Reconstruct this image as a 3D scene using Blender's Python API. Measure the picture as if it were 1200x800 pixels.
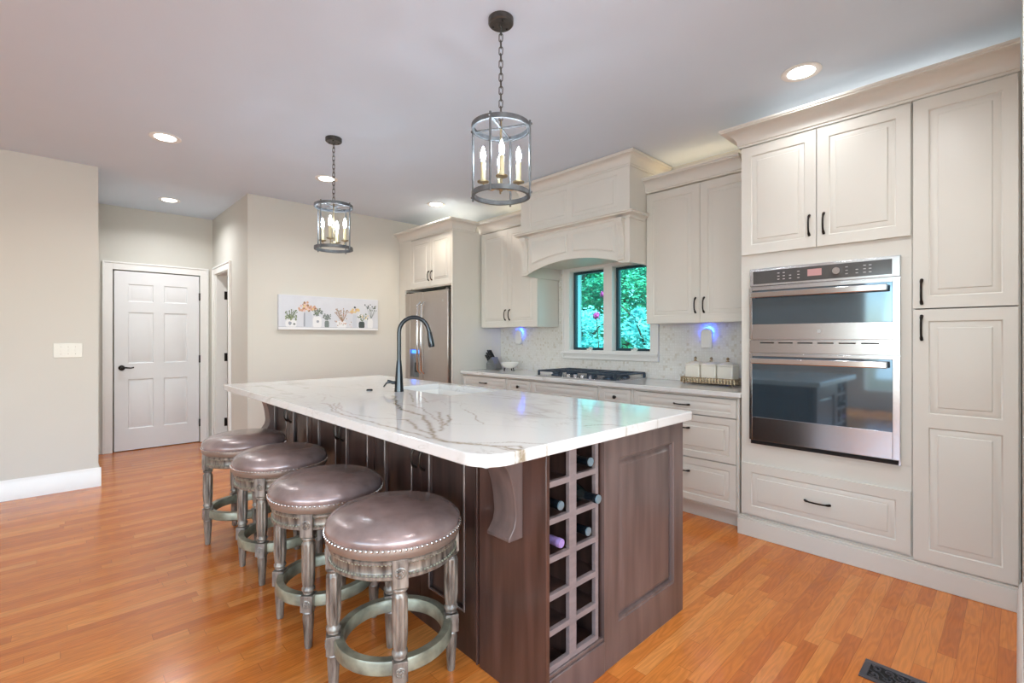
import bpy, bmesh, math, random
import numpy as np
from mathutils import Vector, Matrix, noise
random.seed(7)
PI = math.pi
S = bpy.context.scene
C = S.collection
for o in list(bpy.data.objects): bpy.data.objects.remove(o)

# ------------------------------------------------------------------ camera
cam_d = bpy.data.cameras.new('camera'); cam = bpy.data.objects.new('camera', cam_d); C.objects.link(cam)
cam_d.sensor_width = 36; cam_d.lens = 562/1200*36
cam_d.shift_y = -4/1200
cam.location = (0, 0, 1.275); cam.rotation_euler = (PI/2, 0, -math.radians(43.4))
cam_d.clip_start = .05
S.camera = cam
# ------------------------------------------------------------------ world, exposure, big lights
S.view_settings.view_transform = 'Standard'; S.view_settings.look = 'None'
S.view_settings.gamma = 1; S.view_settings.use_curve_mapping = False
S.view_settings.exposure = 0.58
S.cycles.use_denoising = True
S.cycles.max_bounces = 8; S.cycles.diffuse_bounces = 5; S.cycles.sample_clamp_indirect = 6
W = bpy.data.worlds.new('sky'); S.world = W; W.use_nodes = True
nt = W.node_tree; bg = nt.nodes['Background']
sky = nt.nodes.new('ShaderNodeTexSky'); sky.sky_type = 'NISHITA'; sky.sun_disc = False
sky.sun_elevation = math.radians(50); sky.sun_rotation = math.radians(200)
nt.links.new(sky.outputs[0], bg.inputs[0]); bg.inputs[1].default_value = 0.6

def area(name, loc, rot, sx, sy, power, col=(1, 1, 1), shape='RECTANGLE', parent=None):
    l = bpy.data.lights.new(name, 'AREA'); l.shape = shape; l.size = sx
    if shape == 'RECTANGLE': l.size_y = sy
    l.energy = power; l.color = col
    o = bpy.data.objects.new(name, l); C.objects.link(o); o.location = loc; o.rotation_euler = rot
    if parent: o.parent = parent
    return o
DAY = (.58, .82, 1.0)
# area lamps added for daylight from big unseen windows behind and left of camera
# (tilted upward to brighten the ceiling, like bounce from the ground outside)
area('daylight_fill_rear', (-.85, -3.0, 1.40), (PI/2+.5, 0, 0), 4.4, 2.0, 98, DAY)
area('daylight_fill_left', (-4.35, -.5, 1.40), (PI/2+.6, 0, -PI/2), 4.4, 2.0, 50, DAY)
sun_d = bpy.data.lights.new('sun', 'SUN'); sun_d.energy = 9; sun_d.angle = .02; sun_d.color = (1, .97, .9)
sun = bpy.data.objects.new('sun', sun_d); C.objects.link(sun); sun.rotation_euler = (math.radians(38), math.radians(-28), 0)

# ------------------------------------------------------------------ materials
def lin(c):
    return tuple(((v/255)/12.92 if v/255 <= .04045 else ((v/255+.055)/1.055)**2.4) for v in c)
def nodes(name):
    m = bpy.data.materials.new(name); m.use_nodes = True
    n = m.node_tree.nodes; return m, n, m.node_tree.links, n['Principled BSDF']
def mat(name, c, rough=.5, metal=0., var=.04, scale=6., bump=0., bscale=60., coat=0., stretch=(1, 1, 1), emit=0, spec=None, c2=None):
    m, n, L, b = nodes(name)
    tc = n.new('ShaderNodeTexCoord'); mp = n.new('ShaderNodeMapping'); mp.inputs['Scale'].default_value = stretch
    L.new(tc.outputs['Object'], mp.inputs[0])
    no = n.new('ShaderNodeTexNoise'); no.inputs['Scale'].default_value = scale; no.inputs['Detail'].default_value = 5
    L.new(mp.outputs[0], no.inputs['Vector'])
    cr = n.new('ShaderNodeValToRGB'); L.new(no.outputs['Fac'], cr.inputs[0])
    l = lin(c); l2 = lin(c2) if c2 else l
    cr.color_ramp.elements[0].position = .3; cr.color_ramp.elements[1].position = .7
    cr.color_ramp.elements[0].color = (*[max(0, v*(1-var)) for v in l], 1)
    cr.color_ramp.elements[1].color = (*[min(1, v*(1+var)) for v in l2], 1)
    L.new(cr.outputs[0], b.inputs['Base Color'])
    b.inputs['Roughness'].default_value = rough; b.inputs['Metallic'].default_value = metal
    if coat: b.inputs['Coat Weight'].default_value = coat; b.inputs['Coat Roughness'].default_value = .12
    if spec is not None: b.inputs['Specular IOR Level'].default_value = spec
    if bump:
        n2 = n.new('ShaderNodeTexNoise'); n2.inputs['Scale'].default_value = bscale; n2.inputs['Detail'].default_value = 4
        L.new(mp.outputs[0], n2.inputs['Vector'])
        bp = n.new('ShaderNodeBump'); bp.inputs['Strength'].default_value = bump; bp.inputs['Distance'].default_value = .002
        L.new(n2.outputs['Fac'], bp.inputs['Height']); L.new(bp.outputs[0], b.inputs['Normal'])
    if emit:
        L.new(cr.outputs[0], b.inputs['Emission Color']); b.inputs['Emission Strength'].default_value = emit
    return m
M = {}
M['cab'] = mat('cabinet_paint', (218, 215, 206), .38, var=.015, scale=3)
M['wall'] = mat('wall_paint', (203, 200, 191), .75, var=.012, scale=2)
M['ceil'] = mat('ceiling_paint', (211, 224, 238), .85, var=.01, scale=2)
M['trim'] = mat('trim_paint', (232, 230, 226), .35, var=.01)
M['doorp'] = mat('door_paint', (228, 228, 228), .4, var=.01)
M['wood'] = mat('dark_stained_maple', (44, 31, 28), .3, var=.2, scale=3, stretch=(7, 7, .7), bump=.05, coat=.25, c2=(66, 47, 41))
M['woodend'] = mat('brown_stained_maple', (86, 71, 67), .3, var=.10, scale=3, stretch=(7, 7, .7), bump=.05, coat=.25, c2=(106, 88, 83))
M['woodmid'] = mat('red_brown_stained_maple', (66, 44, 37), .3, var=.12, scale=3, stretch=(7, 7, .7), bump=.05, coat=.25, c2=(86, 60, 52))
M['woodedge'] = mat('pale_stained_edge', (128, 114, 112), .3, var=.12, scale=12, stretch=(1, 1, 4))  # paler tone of the wine rack lattice
M['bead'] = mat('highlight_bead_edge', (128, 114, 108), .25, .2, var=.15, scale=12, coat=.4)  # lighter colour that paints highlights along the island door insets
M['dark'] = mat('dark_void', (22, 19, 18), .8)
M['steel'] = mat('brushed_steel', (196, 196, 198), .24, 1, var=.05, scale=4, stretch=(1, 1, 60))
M['steelh'] = mat('brushed_steel_horizontal', (200, 200, 202), .2, 1, var=.04, scale=4, stretch=(1, 1, 50))
M['chrome'] = mat('polished_steel', (215, 215, 217), .12, 1, var=.02)
M['fridge'] = mat('fridge_steel', (186, 178, 172), .36, .9, var=.03, scale=4, stretch=(1, 40, 1))
M['blackg'] = mat('black_oven_glass', (96, 118, 134), .05, .75, var=.05, coat=.5, spec=1.0)
M['panelg'] = mat('control_glass', (92, 92, 92), .12, .3, var=.08, spec=.8)
M['bronze'] = mat('oil_rubbed_bronze', (48, 42, 38), .35, .8, var=.2, scale=30)
M['black'] = mat('black_plastic', (24, 24, 25), .4)
M['iron'] = mat('cast_iron', (70, 82, 96), .32, .6, var=.2, scale=30)
M['faucet'] = mat('dark_steel_faucet', (62, 66, 70), .2, .85, var=.08)
M['pend'] = mat('weathered_pewter', (104, 107, 110), .5, .55, var=.25, scale=30, bump=.1)
M['chain'] = mat('dark_pewter_chain', (84, 82, 79), .4, .7, var=.2, scale=40)
M['candle'] = mat('antique_cream_candle', (206, 196, 160), .5, .1, var=.08, scale=20)
M['plate'] = mat('antique_gold_cup', (160, 146, 118), .35, .8, var=.15, scale=30)
M['bulb'] = mat('lit_bulb', (225, 240, 255), .2, emit=90)
M['lens'] = mat('lit_downlight_lens', (255, 250, 242), .4, emit=9)
M['leather'] = mat('taupe_bonded_leather', (134, 116, 111), .27, .35, var=.12, scale=7, bump=.12, bscale=240, c2=(164, 144, 140), coat=.35)
M['lside'] = mat('taupe_leather_side', (136, 118, 106), .32, .3, var=.12, scale=9, bump=.1, bscale=200)
M['swood'] = mat('weathered_grey_brown_wood', (84, 74, 66), .32, .3, var=.35, scale=10, stretch=(5, 5, 1), bump=.15, bscale=60, c2=(138, 128, 116), coat=.25)
M['sring'] = mat('weathered_footrest_wood', (120, 116, 98), .36, .25, var=.25, scale=14, bump=.1, c2=(148, 146, 124), coat=.2)
M['nail'] = mat('antique_nailhead', (208, 198, 188), .22, 1, var=.2, scale=60)
M['white'] = mat('white_glazed_ceramic', (238, 236, 230), .2, var=.01, coat=.3)
M['cream'] = mat('cream_glazed_ceramic', (232, 226, 212), .28, var=.015, coat=.3)
M['plastic'] = mat('white_plastic', (236, 234, 228), .35, var=.01)
M['blue'] = mat('blue_night_light', (30, 60, 255), .4, emit=9)
M['bluedisp'] = mat('blue_dispenser_light', (60, 120, 255), .4, emit=2.2)
M['ornate'] = mat('antique_brass_filigree', (128, 104, 76), .35, .8, var=.5, scale=90, bump=.6, bscale=160, c2=(190, 170, 140))
M['sash'] = mat('dark_teal_window_sash', (34, 62, 72), .4, var=.05)
M['vent'] = mat('dark_bronze_vent', (92, 92, 98), .35, .7, var=.1)
M['kblock'] = mat('grey_metal_knife_block', (128, 130, 132), .38, .6, var=.06)
M['pink'] = mat('pink_blossom', (235, 60, 140), .6, var=.2, scale=20)
M['bark'] = mat('bark', (84, 70, 56), .9, var=.3, scale=14, stretch=(1, 1, .3), bump=.5)
M['purple'] = mat('lilac_foil', (176, 150, 214), .3, .4, var=.1, scale=40)
M['foil'] = mat('silvery_cork_cap', (150, 176, 190), .3, .7, var=.1)
M['bottle'] = mat('dark_bottle_glass', (14, 22, 22), .06, coat=1, spec=.8)
M['foilk'] = mat('black_foil_capsule', (26, 32, 38), .25, .5)
M['lcd'] = mat('pinkish_lcd', (186, 140, 138), .3, emit=.1)
M['mark'] = mat('pale_button_print', (190, 190, 188), .4)
M['gasket'] = mat('grey_appliance_casing', (70, 66, 62), .8)  # dark grey of the refrigerator body and hinge covers
M['ground'] = mat('lawn', (66, 104, 50), .95, var=.3, scale=2)
M['outwall'] = mat('dim_room_paint', (196, 184, 160), .8)

def leafmat(name, c1, c2):
    m, n, L, b = nodes(name)
    g = n.new('ShaderNodeAttribute'); g.attribute_name = 'tone'
    cr = n.new('ShaderNodeValToRGB'); L.new(g.outputs['Fac'], cr.inputs[0])
    cr.color_ramp.elements[0].color = (*lin(c1), 1); cr.color_ramp.elements[1].color = (*lin(c2), 1)
    L.new(cr.outputs[0], b.inputs['Base Color']); b.inputs['Roughness'].default_value = .55
    t = n.new('ShaderNodeBsdfTranslucent'); L.new(cr.outputs[0], t.inputs[0])
    mx = n.new('ShaderNodeMixShader'); mx.inputs[0].default_value = .35
    L.new(b.outputs[0], mx.inputs[1]); L.new(t.outputs[0], mx.inputs[2]); L.new(mx.outputs[0], n['Material Output'].inputs[0])
    return m
M['leafA'] = leafmat('green_foliage', (20, 104, 92), (150, 226, 170))
M['leafB'] = leafmat('bluish_foliage', (60, 150, 150), (190, 240, 232))

def glassmat():
    m, n, L, b = nodes('tinted_window_glass')
    tr = n.new('ShaderNodeBsdfTransparent'); tr.inputs[0].default_value = (.50, .93, .95, 1)
    gl = n.new('ShaderNodeBsdfGlossy'); gl.inputs['Roughness'].default_value = .02
    fr = n.new('ShaderNodeFresnel'); fr.inputs[0].default_value = 1.4
    mx = n.new('ShaderNodeMixShader'); L.new(fr.outputs[0], mx.inputs[0]); L.new(tr.outputs[0], mx.inputs[1]); L.new(gl.outputs[0], mx.inputs[2])
    L.new(mx.outputs[0], n['Material Output'].inputs[0]); return m
M['glass'] = glassmat()

def floormat():
    m, n, L, b = nodes('oak_strip_floor')
    def math_(op, a, bb=None, c=None):
        q = n.new('ShaderNodeMath'); q.operation = op
        for i, v in enumerate((a, bb, c)):
            if v is None: continue
            if isinstance(v, (int, float)): q.inputs[i].default_value = v
            else: L.new(v, q.inputs[i])
        return q.outputs[0]
    tc = n.new('ShaderNodeTexCoord'); sp = n.new('ShaderNodeSeparateXYZ'); L.new(tc.outputs['Object'], sp.inputs[0])
    x, y = sp.outputs[0], sp.outputs[1]
    PW, PL = .057, .82
    yr = math_('DIVIDE', y, PW); row = math_('FLOOR', yr)
    wn = n.new('ShaderNodeTexWhiteNoise'); wn.noise_dimensions = '1D'; L.new(row, wn.inputs['W'])
    xx = math_('DIVIDE', math_('ADD', x, math_('MULTIPLY', wn.outputs['Value'], 5.)), PL); pid = math_('FLOOR', xx)
    cb = n.new('ShaderNodeCombineXYZ'); L.new(row, cb.inputs[0]); L.new(pid, cb.inputs[1])
    w2 = n.new('ShaderNodeTexWhiteNoise'); w2.noise_dimensions = '2D'; L.new(cb.outputs[0], w2.inputs['Vector'])
    cr = n.new('ShaderNodeValToRGB'); L.new(w2.outputs['Value'], cr.inputs[0])
    e = cr.color_ramp.elements; e[0].color = (*lin((184, 102, 42)), 1); e[1].color = (*lin((214, 138, 70)), 1)
    for p, c in ((.3, (196, 112, 46)), (.6, (203, 121, 52)), (.85, (209, 129, 60))):
        q = cr.color_ramp.elements.new(p); q.color = (*lin(c), 1)
    # grain
    gv = n.new('ShaderNodeCombineXYZ'); L.new(math_('MULTIPLY', x, 2.2), gv.inputs[0]); L.new(math_('MULTIPLY', y, 15.), gv.inputs[1])
    L.new(math_('MULTIPLY', w2.outputs['Value'], 40.), gv.inputs[2])
    no = n.new('ShaderNodeTexNoise'); no.inputs['Scale'].default_value = 1.; no.inputs['Detail'].default_value = 2; L.new(gv.outputs[0], no.inputs['Vector'])
    ring = math_('SINE', math_('MULTIPLY', no.outputs['Fac'], 60.))
    fv = n.new('ShaderNodeCombineXYZ'); L.new(math_('MULTIPLY', x, 9.), fv.inputs[0]); L.new(math_('MULTIPLY', y, 260.), fv.inputs[1])
    nf = n.new('ShaderNodeTexNoise'); nf.inputs['Scale'].default_value = 1.; nf.inputs['Detail'].default_value = 3; L.new(fv.outputs[0], nf.inputs['Vector'])
    g = math_('ADD', math_('MULTIPLY', ring, .085), math_('MULTIPLY', math_('SUBTRACT', nf.outputs['Fac'], .5), .46))
    fy = math_('FRACT', yr); fx = math_('FRACT', xx)
    gap = math_('MAXIMUM', math_('LESS_THAN', fy, .025), math_('LESS_THAN', fx, .0025))
    k = math_('MULTIPLY', math_('ADD', 1., g), math_('SUBTRACT', 1., math_('MULTIPLY', gap, .38)))
    mul = n.new('ShaderNodeVectorMath'); mul.operation = 'SCALE'; L.new(cr.outputs[0], mul.inputs[0]); L.new(k, mul.inputs['Scale'])
    L.new(mul.outputs[0], b.inputs['Base Color'])
    L.new(math_('ADD', .13, math_('MULTIPLY', nf.outputs['Fac'], .10)), b.inputs['Roughness'])
    bp = n.new('ShaderNodeBump'); bp.inputs['Strength'].default_value = .12; bp.inputs['Distance'].default_value = .001
    L.new(math_('SUBTRACT', g, gap), bp.inputs['Height']); L.new(bp.outputs[0], b.inputs['Normal'])
    return m
M['floor'] = floormat()

def quartz(name, veinattr):
    m, n, L, b = nodes(name)
    tc = n.new('ShaderNodeTexCoord')
    def ridge(scale, w, seed, dist=1.2, st=(1, 1, 1)):
        mp = n.new('ShaderNodeMapping'); mp.inputs['Location'].default_value = (seed, seed*.7, 0); mp.inputs['Scale'].default_value = st
        L.new(tc.outputs['Object'], mp.inputs[0])
        no = n.new('ShaderNodeTexNoise'); no.inputs['Scale'].default_value = scale; no.inputs['Detail'].default_value = 6
        no.inputs['Distortion'].default_value = dist; L.new(mp.outputs[0], no.inputs['Vector'])
        s = n.new('ShaderNodeMath'); s.operation = 'SUBTRACT'; s.inputs[1].default_value = .5; L.new(no.outputs['Fac'], s.inputs[0])
        a = n.new('ShaderNodeMath'); a.operation = 'ABSOLUTE'; L.new(s.outputs[0], a.inputs[0])
        r = n.new('ShaderNodeMapRange'); r.inputs['From Min'].default_value = 0; r.inputs['From Max'].default_value = w
        r.inputs['To Min'].default_value = 1; r.inputs['To Max'].default_value = 0; L.new(a.outputs[0], r.inputs[0])
        return r.outputs[0]
    def mix(fac, c, prev):
        q = n.new('ShaderNodeMix'); q.data_type = 'RGBA'; L.new(fac, q.inputs[0])
        if isinstance(prev, tuple): q.inputs[6].default_value = (*prev, 1)
        else: L.new(prev, q.inputs[6])
        q.inputs[7].default_value = (*c, 1); return q.outputs[2]
    def scale(s, k):
        q = n.new('ShaderNodeMath'); q.operation = 'MULTIPLY'; L.new(s, q.inputs[0])
        if isinstance(k, float): q.inputs[1].default_value = k
        else: L.new(k, q.inputs[1])
        return q.outputs[0]
    mod = n.new('ShaderNodeTexNoise'); mod.inputs['Scale'].default_value = 2.2; L.new(tc.outputs['Object'], mod.inputs['Vector'])
    mr = n.new('ShaderNodeMapRange'); mr.inputs['From Min'].default_value = .45; mr.inputs['From Max'].default_value = .62; L.new(mod.outputs['Fac'], mr.inputs[0])
    col = mix(scale(scale(ridge(1.6, .018, 3.1, 1.0, (1, .45, 1)), mr.outputs[0]), .5), lin((178, 172, 162)), lin((221, 220, 217)))
    col = mix(scale(scale(ridge(4.5, .012, 8.7, 1.6, (1, .5, 1)), mr.outputs[0]), .45), lin((170, 160, 146)), col)
    if veinattr:
        at = n.new('ShaderNodeAttribute'); at.attribute_name = 'vein'
        nb = n.new('ShaderNodeTexNoise'); nb.inputs['Scale'].default_value = 55.; nb.inputs['Detail'].default_value = 3
        L.new(tc.outputs['Object'], nb.inputs['Vector'])
        r2 = n.new('ShaderNodeMapRange'); r2.inputs['From Min'].default_value = .3; r2.inputs['From Max'].default_value = .6; r2.inputs['To Min'].default_value = .35
        L.new(nb.outputs['Fac'], r2.inputs[0])
        col = mix(scale(at.outputs['Fac'], r2.outputs[0]), lin((146, 130, 104)), col)
    L.new(col, b.inputs['Base Color']); b.inputs['Roughness'].default_value = .09
    return m
M['quartz'] = quartz('veined_quartz', True)
M['quartz2'] = quartz('veined_quartz_plain', False)

def splashmat():
    m, n, L, b = nodes('marble_mosaic')
    tc = n.new('ShaderNodeTexCoord')
    vo = n.new('ShaderNodeTexVoronoi'); vo.inputs['Scale'].default_value = 46; vo.inputs['Randomness'].default_value = .35; L.new(tc.outputs['Object'], vo.inputs['Vector'])
    ve = n.new('ShaderNodeTexVoronoi'); ve.feature = 'DISTANCE_TO_EDGE'; ve.inputs['Scale'].default_value = 46; ve.inputs['Randomness'].default_value = .35; L.new(tc.outputs['Object'], ve.inputs['Vector'])
    sp = n.new('ShaderNodeSeparateColor'); L.new(vo.outputs['Color'], sp.inputs[0])
    cr = n.new('ShaderNodeValToRGB'); L.new(sp.outputs[0], cr.inputs[0])
    e = cr.color_ramp.elements; e[0].color = (*lin((226, 224, 218)), 1); e[1].color = (*lin((208, 201, 187)), 1); e[1].position = .97
    q = cr.color_ramp.elements.new(.86); q.color = (*lin((220, 217, 209)), 1)
    lt = n.new('ShaderNodeMath'); lt.operation = 'LESS_THAN'; lt.inputs[1].default_value = .05; L.new(ve.outputs['Distance'], lt.inputs[0])
    mx = n.new('ShaderNodeMix'); mx.data_type = 'RGBA'; L.new(lt.outputs[0], mx.inputs[0]); L.new(cr.outputs[0], mx.inputs[6]); mx.inputs[7].default_value = (*lin((212, 209, 202)), 1)
    L.new(mx.outputs[2], b.inputs['Base Color']); b.inputs['Roughness'].default_value = .25
    return m
M['splash'] = splashmat()

# ------------------------------------------------------------------ geometry helpers
def B(): return bmesh.new()
def box(bm, x0, x1, y0, y1, z0, z1, mi=0):
    v = [bm.verts.new((x, y, z)) for x in (x0, x1) for y in (y0, y1) for z in (z0, z1)]
    for f in ((0, 1, 3, 2), (4, 6, 7, 5), (0, 4, 5, 1), (2, 3, 7, 6), (0, 2, 6, 4), (1, 5, 7, 3)):
        bm.faces.new([v[i] for i in f]).material_index = mi
    return bm
def boxes(*bs):
    bm = B()
    for b in bs: box(bm, *b)
    return bm
def lathe(bm, prof, seg=32, mtx=None, flute=None, close=False, mi=0, smooth=True):
    """prof: (r,z) list. flute=(n, depth, z0, z1)"""
    rings = []
    for r, z in prof:
        ring = []
        for i in range(seg):
            a = 2*PI*i/seg; rr = r
            if flute and flute[2] <= z <= flute[3]: rr = r*(1-flute[1]*max(0, math.cos(flute[0]*a))**.6)
            ring.append(bm.verts.new((rr*math.cos(a), rr*math.sin(a), z)))
        rings.append(ring)
    fs = []
    for k in range(len(rings)-1):
        for i in range(seg):
            fs.append(bm.faces.new((rings[k][i], rings[k][(i+1) % seg], rings[k+1][(i+1) % seg], rings[k+1][i])))
    if close:
        for i in range(seg): fs.append(bm.faces.new((rings[-1][i], rings[-1][(i+1) % seg], rings[0][(i+1) % seg], rings[0][i])))
    else:
        for r_, k in ((prof[0][0], 0), (prof[-1][0], -1)):
            if r_ > 1e-4: fs.append(bm.faces.new(rings[k] if k else rings[k][::-1]))
    for f in fs: f.smooth = smooth; f.material_index = mi
    if mtx is not None:
        vs = [v for ring in rings for v in ring]; bmesh.ops.transform(bm, matrix=mtx, verts=vs)
    return bm
def tube(bm, pts, rad, seg=10, closed=False, flat=1., mi=0):
    pts = [Vector(p) for p in pts]; n = len(pts); rings = []
    rads = rad if isinstance(rad, (list, tuple)) else [rad]*n
    up = Vector((0, 0, 1)); prev = None
    for i, p in enumerate(pts):
        a = pts[(i-1) % n] if (closed or i) else p; c = pts[(i+1) % n] if (closed or i < n-1) else p
        t = (c-a).normalized()
        if prev is None:
            ref = up if abs(t.dot(up)) < .95 else Vector((1, 0, 0)); nn = t.cross(ref).normalized()
        else:
            nn = prev - t*prev.dot(t); nn = nn.normalized() if nn.length > 1e-6 else t.orthogonal().normalized()
        prev = nn; bb = t.cross(nn)
        rings.append([bm.verts.new(p+(nn*math.cos(2*PI*k/seg)+bb*math.sin(2*PI*k/seg)*flat)*rads[i]) for k in range(seg)])
    m = n if closed else n-1
    for i in range(m):
        for k in range(seg):
            f = bm.faces.new((rings[i][k], rings[i][(k+1) % seg], rings[(i+1) % n][(k+1) % seg], rings[(i+1) % n][k])); f.smooth = True; f.material_index = mi
    if not closed:
        bm.faces.new(rings[0][::-1]).material_index = mi; bm.faces.new(rings[-1]).material_index = mi
    return bm
def ball(bm, c, r, sx=1, sy=1, sz=1, seg=8, mi=0):
    m = Matrix.Translation(c) @ Matrix.Diagonal((sx, sy, sz, 1))
    n0 = len(bm.faces)
    res = bmesh.ops.create_uvsphere(bm, u_segments=seg, v_segments=max(4, seg//2), radius=r, matrix=m)
    for v in res['verts']:
        for f in v.link_faces: f.smooth = True; f.material_index = mi
    return bm
def prism(bm, poly, fn, d0, d1, mi=0):
    """poly of (a,b); fn(a,b,d)->xyz"""
    v0 = [bm.verts.new(fn(a, b, d0)) for a, b in poly]; v1 = [bm.verts.new(fn(a, b, d1)) for a, b in poly]
    n = len(poly)
    bm.faces.new(v0[::-1]).material_index = mi; bm.faces.new(v1).material_index = mi
    for i in range(n): bm.faces.new((v0[i], v0[(i+1) % n], v1[(i+1) % n], v1[i])).material_index = mi
    return bm
def hollow(x0, x1, y0, y1, z0, z1, t=.016):
    return boxes((x0, x1, y0, y0+t, z0, z1), (x0, x1, y1-t, y1, z0, z1), (x1-t, x1, y0+t, y1-t, z0, z1), (x0, x1-t, y0+t, y1-t, z0, z0+t), (x0+.03, x1-t, y0+t, y1-t, z1-t, z1))
def FX(x, y1, z0): return lambda u, v, d: Vector((x-d, y1-u, z0+v))      # faces -X, u runs toward -Y
def FY(x0, y, z0): return lambda u, v, d: Vector((x0+u, y-d, z0+v))      # faces -Y, u runs toward +X
PROF = [(0, 0), (.002, -.004), (.006, -.006), (.010, -.004), (.034, -.0045), (.037, -.0005), (.040, 0)]
def paneled(bm, F, w, h, t, panels, prof=PROF):
    us = sorted({0, w, *[p[0] for p in panels], *[p[2] for p in panels]}); vs = sorted({0, h, *[p[1] for p in panels], *[p[3] for p in panels]})
    V = {}
    def g(u, v, d):
        k = (round(u, 5), round(v, 5), round(d, 5))
        if k not in V: V[k] = bm.verts.new(F(u, v, d))
        return V[k]
    for i in range(len(us)-1):
        for j in range(len(vs)-1):
            cu, cv = (us[i]+us[i+1])/2, (vs[j]+vs[j+1])/2
            if any(p[0] < cu < p[2] and p[1] < cv < p[3] for p in panels): continue
            bm.faces.new((g(us[i], vs[j], t), g(us[i+1], vs[j], t), g(us[i+1], vs[j+1], t), g(us[i], vs[j+1], t)))
    for (a, b_, c, d_) in panels:
        prev = None
        for ins, dd in prof:
            r = [g(a+ins, b_+ins, t+dd), g(c-ins, b_+ins, t+dd), g(c-ins, d_-ins, t+dd), g(a+ins, d_-ins, t+dd)]
            if prev:
                for k in range(4): bm.faces.new((prev[k], prev[(k+1) % 4], r[(k+1) % 4], r[k]))
            prev = r
        bm.faces.new(prev)
    # sides and back
    e = .002
    q0 = [(0, 0), (w, 0), (w, h), (0, h)]
    bk = [bm.verts.new(F(u, v, 0)) for u, v in q0]; fr = [g(u, v, t) for u, v in q0]
    bm.faces.new(bk[::-1])
    for k in range(4): bm.faces.new((bk[k], bk[(k+1) % 4], fr[(k+1) % 4], fr[k]))
    return bm

# ------------------------------------------------------------------ scene-tree helpers
def obj(name, bm, m, parent=None, bevel=0, smooth=False, recalc=True):
    if recalc: bmesh.ops.recalc_face_normals(bm, faces=bm.faces)
    me = bpy.data.meshes.new(name); bm.to_mesh(me); bm.free(); me.set_sharp_from_angle(angle=math.radians(38))
    for x in (m if isinstance(m, (list, tuple)) else [m]): me.materials.append(M[x])
    o = bpy.data.objects.new(name, me); C.objects.link(o)
    if parent:
        o.parent = parent
        if parent.type == 'EMPTY': o.matrix_parent_inverse = Matrix.Translation(-parent.location)
    if bevel:
        b = o.modifiers.new('bevel', 'BEVEL'); b.width = bevel; b.segments = 2; b.limit_method = 'ANGLE'; b.angle_limit = .7
        b.harden_normals = False
    return o
def thing(name, label, cat, loc=(0, 0, 0), group=None):
    o = bpy.data.objects.new(name, None); C.objects.link(o); o.location = loc; o.empty_display_size = .1
    o['label'] = label; o['category'] = cat
    if group: o['group'] = group
    return o
def tag(o, label, cat, group=None):
    o['label'] = label; o['category'] = cat
    if group: o['group'] = group
    return o
def struct(name, bm, m, parent=None, bevel=0, label=None):
    o = obj(name, bm, m, parent, bevel)
    if not parent: o['kind'] = 'structure'
    if label: o['label'] = label
    return o
def copy_tree(o, parent=None):
    c = o.copy(); C.objects.link(c)
    if parent: c.parent = parent
    for ch in list(o.children): copy_tree(ch, c)
    return c
def pull(parent, F, u, v, L=.12, axis='v', name='handle', m='bronze', d0=0):
    """arched bar pull on face frame F at depth d0"""
    bm = B(); pts = []; rs = []
    for i in range(13):
        s = -1+2*i/12; out = .024*(1-abs(s)**3.2)+.002
        if abs(s) == 1: out = 0
        a, b_ = (u, v+s*L/2) if axis == 'v' else (u+s*L/2, v)
        pts.append(F(a, b_, d0+out)); rs.append(.0075 if abs(s) > .75 else .005)
    tube(bm, pts, rs, 8, flat=1)
    return obj(name, bm, m, parent)
def knob(parent, F, u, v, m='bronze', r=.015, d0=0):
    bm = B(); c = F(u, v, d0); n = (F(u, v, 1)-F(u, v, 0))
    lathe(bm, [(.006, -.001), (.006, .012), (r, .018), (r, .025), (r*.6, .03), (0, .031)], 16, Matrix.Translation(c) @ n.to_track_quat('Z', 'X').to_matrix().to_4x4())
    return obj('knob', bm, m, parent)

# ------------------------------------------------------------------ the room shell
H = 2.75
struct('floor', boxes((-4.3, 4.1, -3.9, 7.3, -.1, 0)), 'floor')
struct('ceiling', boxes((-4.3, 4.1, -3.9, 7.3, H, H+.12)), 'ceil')
WX = 3.86
wy0, wy1, wz0, wz1 = 2.27, 3.205, 1.15, 1.96          # window opening
struct('wall_right', boxes((WX, 4.05, -.01, wy0, 0, H), (WX, 4.05, wy1, 5.52, 0, H), (WX, 4.05, wy0, wy1, 0, wz0), (WX, 4.05, wy0, wy1, wz1, H)), 'wall', label='cream wall behind the cabinets with a double window')
struct('wall_front', boxes((1.40, WX, 5.40, 5.52, 0, H)), 'wall', label='pale wall carrying the flower canvas')
struct('wall_left', boxes((-4.2, .25, 5.46, 5.58, 0, H), (.13, .25, 5.58, 6.925, 0, H)), 'wall', label='beige wall with light switches and its hall return')
struct('wall_hall', boxes((-.5, .437, 6.925, 7.05, 0, H), (1.265, 3.0, 6.925, 7.05, 0, H), (.437, 1.265, 6.925, 7.05, 2.04, H)), 'wall')
struct('wall_hall_right', boxes((1.40, 1.52, 5.52, 6.12, 0, H), (1.40, 1.52, 6.76, 6.925, 0, H), (1.40, 1.52, 6.12, 6.76, 2.05, H)), 'wall')
struct('wall_behind_door', boxes((.3, 1.4, 7.06, 7.12, 0, H)), 'outwall')
struct('wall_side_room', boxes((2.7, 2.8, 5.52, 6.925, 0, H)), 'outwall')
struct('wall_near_right', boxes((1.62, 4.05, -.14, -.01, 0, H), (1.5, 1.62, -2.8, -.01, 0, H)), 'wall')
struct('wall_back', boxes((-4.2, -3.1, -2.8, -2.68, 0, H), (1.35, 1.5, -2.8, -2.68, 0, H), (-3.1, 1.35, -2.8, -2.68, 0, .35), (-3.1, 1.35, -2.8, -2.68, 2.45, H)), 'wall')
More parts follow.
